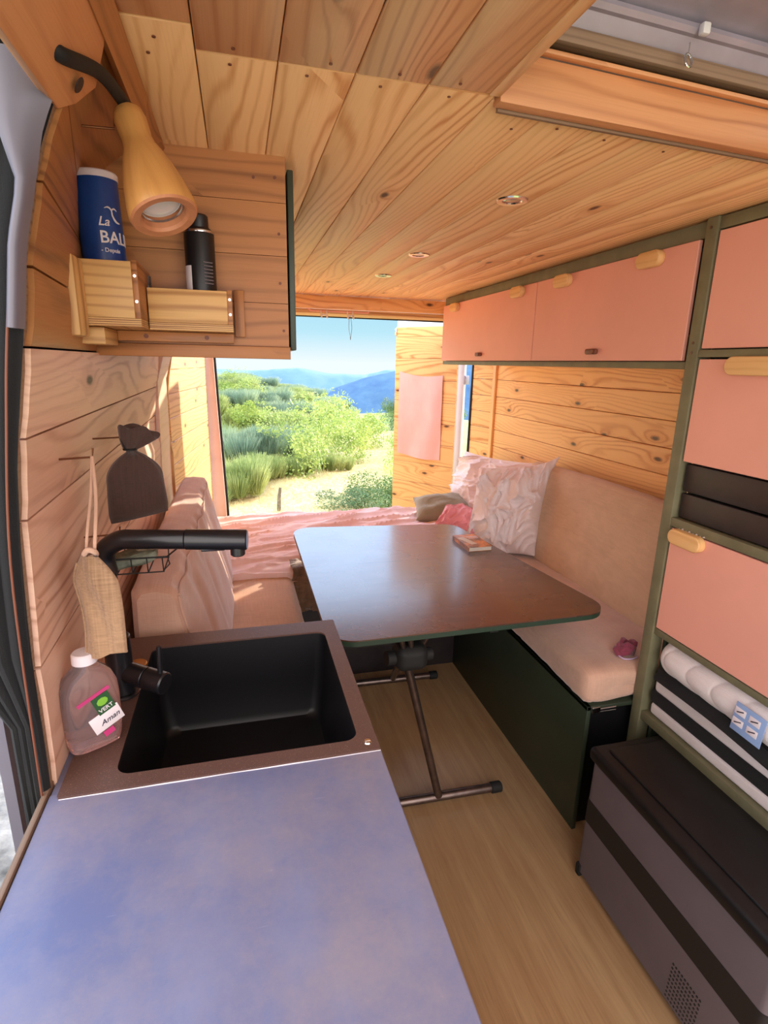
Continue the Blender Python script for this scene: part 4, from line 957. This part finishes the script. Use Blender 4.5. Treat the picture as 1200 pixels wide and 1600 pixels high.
# ------------------------------------------------------------------ outside
def pathx(y): return -.3+ .30*(y-5.0) if y > 5 else -.3
def hgt(x, y):
    px_ = pathx(y); z = -.62-.035*max(0,y-6)*.6-.02*max(0,y-18)
    dl = px_-1.2-x
    if y > 4.5:
        k = min(1, (y-4.5)/5)
        if dl > 0: z += k*(.27*dl if dl < 12 else 3.24+.12*(dl-12))*(.75+.25*min(1,dl/2))
        if dl < -3: z -= .10*(-dl-3)*k
    z += .10*nz(x*.5, y*.5)+.04*nz(x*1.7, y*1.7, 3)
    if y > 34: z -= ((y-34)*.35)
    return z
def ground(u, v):
    y = -6+56*(v**1.5); x = -26+60*u
    return Vector((x, y, hgt(x, y)))
t = T('dry_hillside_ground'); o = t.obj(); sx = t.n('SeparateXYZ', {0: o})
pxn = t.math('ADD', t.math('MULTIPLY', t.math('SUBTRACT', sx.outputs[1], 5.0), .30), -.3)
dist = t.math('ABSOLUTE', t.math('ADD', t.math('SUBTRACT', sx.outputs[0], pxn), t.math('MULTIPLY', t.noise(o, .9, 3), 1.0)))
pm = t.math('MULTIPLY', t.rng(dist, 2.6, 1.3), t.rng(sx.outputs[1], 25, 17)); n = t.noise(t.scl(o, (1, .5, 1)), 14, 6, .7); n0 = t.noise(o, 1.3, 4)
pc = t.mix(t.rng(n, .35, .7), lin(226,204,150), lin(176,146,92)); pc = t.mix(t.rng(n0, .5, .7, 0, .5), pc, lin(190,176,110))
gcx = t.mix(t.rng(n, .35, .65), lin(176,186,104), lin(120,140,70)); c = t.mix(pm, gcx, pc)
t.bump(n, .5, .05); M['ground'] = t.out(c, .95)
b = B().grid(ground, 180, 190); g_ = build('ground', b, 'ground', ang=180); tag(g_, 'dry grassy ground and hillside behind the van', 'ground', kind='structure')
def leafmat(name, c1, c2, c3):
    t = T(name); g = t.n('ObjectInfo'); pr = t.n('Attribute', attribute_name='pr').outputs['Fac']
    c = t.mix(pr, c1, c2); c = t.mix(t.rng(t.noise(t.obj(), 1.6, 2), .45, .7, 0, .7), c, c3)
    t.out(c, .55); 
    tr = t.n('BsdfTranslucent', {'Color': c}); mx = t.n('MixShader', {0: .4}); out = [n for n in t.t.nodes if n.type == 'OUTPUT_MATERIAL'][0]
    t.t.links.new(t.b.outputs[0], mx.inputs[1]); t.t.links.new(tr.outputs[0], mx.inputs[2]); t.t.links.new(mx.outputs[0], out.inputs[0]); return t.m
M['leafy'] = leafmat('bright_leaves', lin(176,190,92), lin(112,142,60), lin(208,208,110))
M['broom'] = leafmat('broom_stems', lin(178,188,118), lin(118,140,80), lin(206,206,138))
M['greybroom'] = leafmat('grey_green_stems', lin(156,174,144), lin(104,134,116), lin(186,196,150))
M['darkleaf'] = leafmat('dark_leaves', lin(104,132,70), lin(62,90,48), lin(140,160,84))
M['strawm'] = leafmat('straw_blades', lin(232,212,156), lin(196,172,110), lin(206,196,130))
M['bark'] = plain('grey_bark', lin(120,108,90), .9, mottle=.3, mscale=30, bump=.6, bscale=60, bdist=.01)
def quadmesh(quads, prs, name):
    me = bpy.data.meshes.new(name); V = []; F = []
    for q in quads: k = len(V); V += q; F.append(tuple(range(k, k+len(q))))
    me.from_pydata([tuple(v) for v in V], [], F)
    a = me.attributes.new('pr', 'FLOAT', 'FACE'); a.data.foreach_set('value', prs); return me
def leafbush(w, h, n, ls, seed):
    rn = random.Random(seed); Q, P = [], []
    cl = [(rn.uniform(-.5,.5)*w, rn.uniform(-.5,.5)*w, h*rn.uniform(.15,.85), rn.uniform(.18,.34)*w) for _ in range(13)]
    for i in range(n):
        c_ = rn.choice(cl); th_ = rn.uniform(0,2*PI); ph = math.acos(rn.uniform(-1,1)); r = c_[3]*rn.uniform(.55,1.08)
        p = Vector((c_[0]+r*math.sin(ph)*math.cos(th_), c_[1]+r*math.sin(ph)*math.sin(th_), max(.02, c_[2]+r*math.cos(ph)*.95)))
        a = Vector((rn.gauss(0,1), rn.gauss(0,1), rn.gauss(0,1))).normalized(); b_ = a.orthogonal().normalized(); s_ = ls*rn.uniform(.6,1.3)
        Q.append([p-a*s_, p+b_*s_*.45, p+a*s_, p-b_*s_*.45]); P.append(rn.random())
    for k in range(26):
        p0 = Vector((rn.uniform(-.1,.1)*w, rn.uniform(-.1,.1)*w, 0)); c_ = rn.choice(cl); p1 = Vector(c_[:3])+Vector((rn.gauss(0,.2)*w, rn.gauss(0,.2)*w, rn.uniform(.0,.35)*h)); s_ = Vector((.007,0,0))
        Q.append([p0-s_, p0+s_, p1+s_*.3, p1-s_*.3]); P.append(1.0)
    return quadmesh(Q, P, 'leafy_bush')
def broombush(w, h, n, seed, wd=.006):
    rn = random.Random(seed); Q, P = [], []
    cl = [(rn.uniform(-.5,.5)*w, rn.uniform(-.5,.5)*w, rn.uniform(.6,1.0)) for _ in range(9)]
    for i in range(n):
        c_ = rn.choice(cl); th_ = rn.uniform(0,2*PI); r = rn.uniform(0,.10)*w; p = Vector((c_[0]+r*math.cos(th_), c_[1]+r*math.sin(th_), 0))
        ln = h*c_[2]*rn.uniform(.55,1.05); d = Vector((math.cos(th_)*rn.uniform(.05,.62), math.sin(th_)*rn.uniform(.05,.62), 1)).normalized()
        k0 = rn.uniform(.1,.6); a = p+d*ln*k0; e = p+d*ln+Vector((0,0,-.02)); s_ = Vector((rn.gauss(0,1), rn.gauss(0,1), 0)).normalized()*wd*rn.uniform(.7,1.5)
        Q.append([a-s_, a+s_, e+s_*.5, e-s_*.5]); P.append(rn.random())
    return quadmesh(Q, P, 'broom')
LB = [leafbush(1.5,1.35,5200,.030,11), leafbush(1.0,.9,3400,.026,12), leafbush(1.3,1.0,4200,.030,13)]
BB = [broombush(.9,.75,11000,21,.0036), broombush(.75,.6,9000,22,.0036), broombush(1.1,.7,12000,23,.0036)]
for m_ in LB: m_.materials.append(None)
for m_ in BB: m_.materials.append(None)
def shrub(name, me, mat, x, y, s, rz, label, cat='shrub', group=None, dz=0, sz=None):
    o = bpy.data.objects.new(name, me); C.objects.link(o); o.location = (x, y, hgt(x,y)+dz); o.rotation_euler = (0,0,rz); o.scale = (s,s,sz or s)
    o.material_slots[0].link = 'OBJECT'; o.material_slots[0].material = M[mat]
    return tag(o, label, cat, group)
def dirx(k, y): return k*y
shrub('leafy_shrub', LB[0], 'leafy', .130*11.2, 11.2, 1.15, .3, 'large loose leafy green shrub in the middle of the view beside the path')
shrub('leafy_shrub', LB[2], 'leafy', .178*13.5, 13.5, 1.05, 1.3, 'leafy shrub just right of and behind the large middle shrub', sz=1.25)
shrub('leafy_shrub', LB[1], 'leafy', .215*15.5, 15.5, 1.15, 2.3, 'low leafy shrub left of the path bend')
shrub('leafy_shrub', LB[1], 'leafy', .265*14.0+.75, 14.0, .95, .9, 'bright yellow-green shrub right of the path next to the pine-lined door')
shrub('leafy_shrub', LB[2], 'leafy', .272*11.5+.62, 11.5, .75, 2.9, 'green shrub beside the door edge, nearer than the yellow-green one')
shrub('leafy_shrub', LB[1], 'leafy', .29*9.2+.38, 9.2, .80, 4.9, 'leafy shrub overhanging the right side of the path')
shrub('dark_shrub', LB[1], 'darkleaf', .215*8.0, 8.0, .88, .4, 'dark green bush spreading at the lower right of the doorway view', sz=.42)
shrub('dark_shrub', LB[2], 'darkleaf', .27*8.2, 8.2, .72, 2.4, 'dark-leaved bush touching the foot of the right door', sz=.5)
shrub('grey_broom', BB[2], 'greybroom', .045*12.6, 12.6, 1.35, 0, 'wide grey-green broom bush left of the middle shrub')
shrub('grey_broom', BB[0], 'greybroom', .005*11.8, 11.8, 1.15, 2, 'grey-green broom bush in front of the left door edge')
shrub('broom_shrub', BB[0], 'broom', -.008*9.6, 9.6, .95, .5, 'pale green broom tuft beside the left door at the path edge')
shrub('broom_shrub', BB[1], 'broom', .042*10.3, 10.3, .85, 1.5, 'pale green broom tuft second from the left door at the path edge')
shrub('broom_shrub', BB[2], 'broom', .080*10.9, 10.9, .62, 2.5, 'broom tuft at the foot of the large middle shrub, left side')
shrub('broom_shrub', BB[1], 'broom', .172*11.6, 11.6, .65, 3.5, 'broom tuft at the foot of the large middle shrub, right side')
rn = random.Random(5)
GL = 'rounded broom bushes scattered over the sunlit hillside on the left'
for i in range(60):
    y = rn.uniform(13.5, 33); k = rn.uniform(-.06, .20)
    x = k*y
    if x > pathx(y)-1.9: continue
    me, mt = rn.choice([(BB[0],'broom'),(BB[1],'broom'),(BB[2],'greybroom'),(LB[1],'leafy'),(BB[2],'broom')])
    shrub('hillside_shrub', me, mt, x, y, rn.uniform(.8,1.4), rn.uniform(0,6), 'rounded broom bush among many on the sunlit hillside left of the path', group=GL)
for i in range(22):
    y = rn.uniform(17, 34); k = rn.uniform(.24, .33); x = k*y+1
    shrub('valley_shrub', rn.choice(LB), rn.choice(['leafy','darkleaf']), x, y, rn.uniform(.7,1.1), rn.uniform(0,6), 'leafy bush among several right of the path towards the valley', group='bushes lining the right side of the path')
# scrub and grass as stuff
def scrub(n, fn, hmin, hmax, wd, name, mat, label, cat):
    Q, P = [], []
    for i in range(n):
        x, y = fn(); z = hgt(x, y); a = Vector((x, y, z-.01)); s_ = Vector((rn.gauss(0,1), rn.gauss(0,1), 0)).normalized()*wd*rn.uniform(.6,1.4)
        e = a+Vector((rn.gauss(0,.5), rn.gauss(0,.5), 1)).normalized()*rn.uniform(hmin,hmax); Q.append([a-s_, a+s_, e]); P.append(rn.random())
    me = quadmesh(Q, P, name); me.materials.append(M[mat]); o = bpy.data.objects.new(name, me); C.objects.link(o); return tag(o, label, cat, kind='stuff')
def onpath():
    y = 5.5+14*rn.random()**1.4; return pathx(y)+rn.uniform(-2.2,2.6), y
def onhill():
    y = rn.uniform(8, 34); return min(rn.uniform(-.08,.24)*y, pathx(y)-1.2), y
scrub(26000, onpath, .03, .13, .005, 'dry_grass', 'strawm', 'dry straw-coloured grass covering the path', 'grass')
scrub(30000, onhill, .12, .38, .014, 'hillside_grass', 'broom', 'low green scrub carpeting the hillside between the bushes', 'scrub')
b = B().tube([(.062*8.2,8.2,hgt(.5,8.2)-.05),(.062*8.2+.01,8.2,hgt(.5,8.2)+.2),(.062*8.2+.03,8.2,hgt(.5,8.2)+.36)], [.035,.028,.02], seg=8)
tag(build('wooden_stake', b, 'bark', origin=(.5,8.2,hgt(.5,8.2))), 'short weathered wooden stake standing in the dry grass', 'stake')
# stony ground by the sliding door
b = B().span((-6,-3,-.60), (-.5,3,-.56)); struct('ground_patch', b, plain('pale_gravel', lin(140,134,126), .9, mottle=.45, mscale=5, bump=.6, bscale=20, bdist=.02), 'pale gravel beside the sliding door')
# mountains
def ridge(name, y0, dy, prof, mat, label, seed, base=-60):
    def f(u, v):
        k = -.35+1.05*u; y = y0+dy*v
        for (a, za), (c_, zc) in zip(prof, prof[1:]):
            if k <= c_: s_ = za+(zc-za)*max(0,(k-a))/(c_-a); break
        else: s_ = prof[-1][1]
        top = 1.5+s_*y0+nz(u*22+seed, 0)*.003*y0+nz(u*60+seed, 1)*.0012*y0
        prof_v = math.exp(-((v-.5)/.30)**2)
        z = base+(top-base)*prof_v+nz(u*30+seed, v*9)*.012*y0*(1-prof_v)+ abs(nz(u*24+v*3, v*5+seed))*-.03*y0*(1-prof_v)
        return Vector((k*(y0+dy*.5), y, z))
    b = B().grid(f, 260, 40); struct(name, b, mat, label, ang=180)
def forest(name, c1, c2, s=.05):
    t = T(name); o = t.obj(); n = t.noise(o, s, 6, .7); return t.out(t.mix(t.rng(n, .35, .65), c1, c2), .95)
ridge('hills_far', 700, 400, [(-.4,-.015),(.05,-.020),(.10,-.012),(.16,-.024),(.22,-.026),(.26,-.014),(.4,-.010),(.7,.01)], forest('far_hazed_forest', lin(84,118,152), lin(98,130,160), .02), 'far mountain ridge on the horizon, coloured haze blue', 3, -60)  # distance haze is painted in as the ridge's blue base colour
ridge('hills_near', 330, 260, [(-.4,-.2),(.10,-.12),(.17,-.060),(.22,-.036),(.27,-.020),(.34,-.006),(.7,.04)], forest('near_hazed_forest', lin(52,86,122), lin(74,108,134), .05), 'nearer forested mountain slope, coloured haze blue', 8, -60)  # forest colour shifted to blue to stand in for air haze
b = B().span((-900,45,-62), (900,900,-60)); struct('valley_floor', b, 'darkleaf', 'valley floor between hill and mountains')
# ------------------------------------------------------------------ light
w = bpy.data.worlds.new('sky'); bpy.context.scene.world = w; w.use_nodes = True; nt = w.node_tree; nt.nodes.clear()
def wn(typ, **k):
    n = nt.nodes.new('ShaderNode'+typ)
    for a, v in k.items(): setattr(n, a, v)
    return n
tcd = wn('TexCoord'); sp_ = wn('SeparateXYZ'); nt.links.new(tcd.outputs['Generated'], sp_.inputs[0])
cr = wn('ValToRGB'); nt.links.new(sp_.outputs[2], cr.inputs[0]); e = cr.color_ramp.elements
e[0].position = 0.0; e[0].color = (.95,1.05,1.1,1); e[1].position = 1.0; e[1].color = (.12,.28,.62,1)
x_ = e.new(.05); x_.color = (.55,.88,1.02,1); x_ = e.new(.16); x_.color = (.30,.70,.95,1); x_ = e.new(.5); x_.color = (.18,.42,.78,1)
# sky boosted out of view to fill the interior with light: brighter above the low band seen through the rear doorway, brightest in front of the van
mr = wn('MapRange'); mr.inputs['From Min'].default_value = .05; mr.inputs['From Max'].default_value = -.6; mr.inputs['To Min'].default_value = 0; mr.inputs['To Max'].default_value = 1
mr.interpolation_type = 'SMOOTHSTEP'; nt.links.new(sp_.outputs[1], mr.inputs['Value'])
hz = wn('MapRange'); hz.inputs['From Min'].default_value = .10; hz.inputs['From Max'].default_value = .34; hz.interpolation_type = 'SMOOTHSTEP'; nt.links.new(sp_.outputs[2], hz.inputs['Value'])
m0 = wn('Mix', data_type='RGBA'); nt.links.new(hz.outputs[0], m0.inputs[0]); nt.links.new(cr.outputs[0], m0.inputs[6]); m0.inputs[7].default_value = (3.0,3.9,5.4,1)
mx = wn('Mix', data_type='RGBA'); nt.links.new(mr.outputs[0], mx.inputs[0]); nt.links.new(m0.outputs[2], mx.inputs[6]); mx.inputs[7].default_value = (3.9,3.6,3.5,1)
bg = wn('Background'); nt.links.new(mx.outputs[2], bg.inputs[0]); bg.inputs[1].default_value = .95
wo = wn('OutputWorld'); nt.links.new(bg.outputs[0], wo.inputs[0])
sl = bpy.data.lights.new('sun', 'SUN'); sl.energy = 8.0; sl.color = (1.0,.86,.66); sl.angle = math.radians(.55)
so_ = bpy.data.objects.new('sun', sl); C.objects.link(so_); so_.location = (20,18,8)
so_.rotation_euler = Vector((1.79,1.69,.51)).to_track_quat('Z', 'Y').to_euler()
# ------------------------------------------------------------------ camera
cam = bpy.data.cameras.new('camera'); co_ = bpy.data.objects.new('camera', cam); C.objects.link(co_)
rt = Vector((.96846541,-.24828872,.02067508)); up = Vector((.04514129,.25647357,.96549654)); fw = Vector((.24502451,.9341167,-.25959386))
mm = Matrix((rt, up, -fw)).transposed().to_4x4(); mm.translation = (0,0,1.5); co_.matrix_world = mm
cam.sensor_fit = 'VERTICAL'; cam.sensor_height = 36; cam.lens = 862.92*36/1600; cam.clip_start = .02; cam.clip_end = 3000
s = bpy.context.scene; s.camera = co_
s.view_settings.view_transform = 'Standard'; s.view_settings.look = 'None'; s.view_settings.exposure = 0.0; s.view_settings.gamma = 1.0; s.view_settings.use_curve_mapping = False
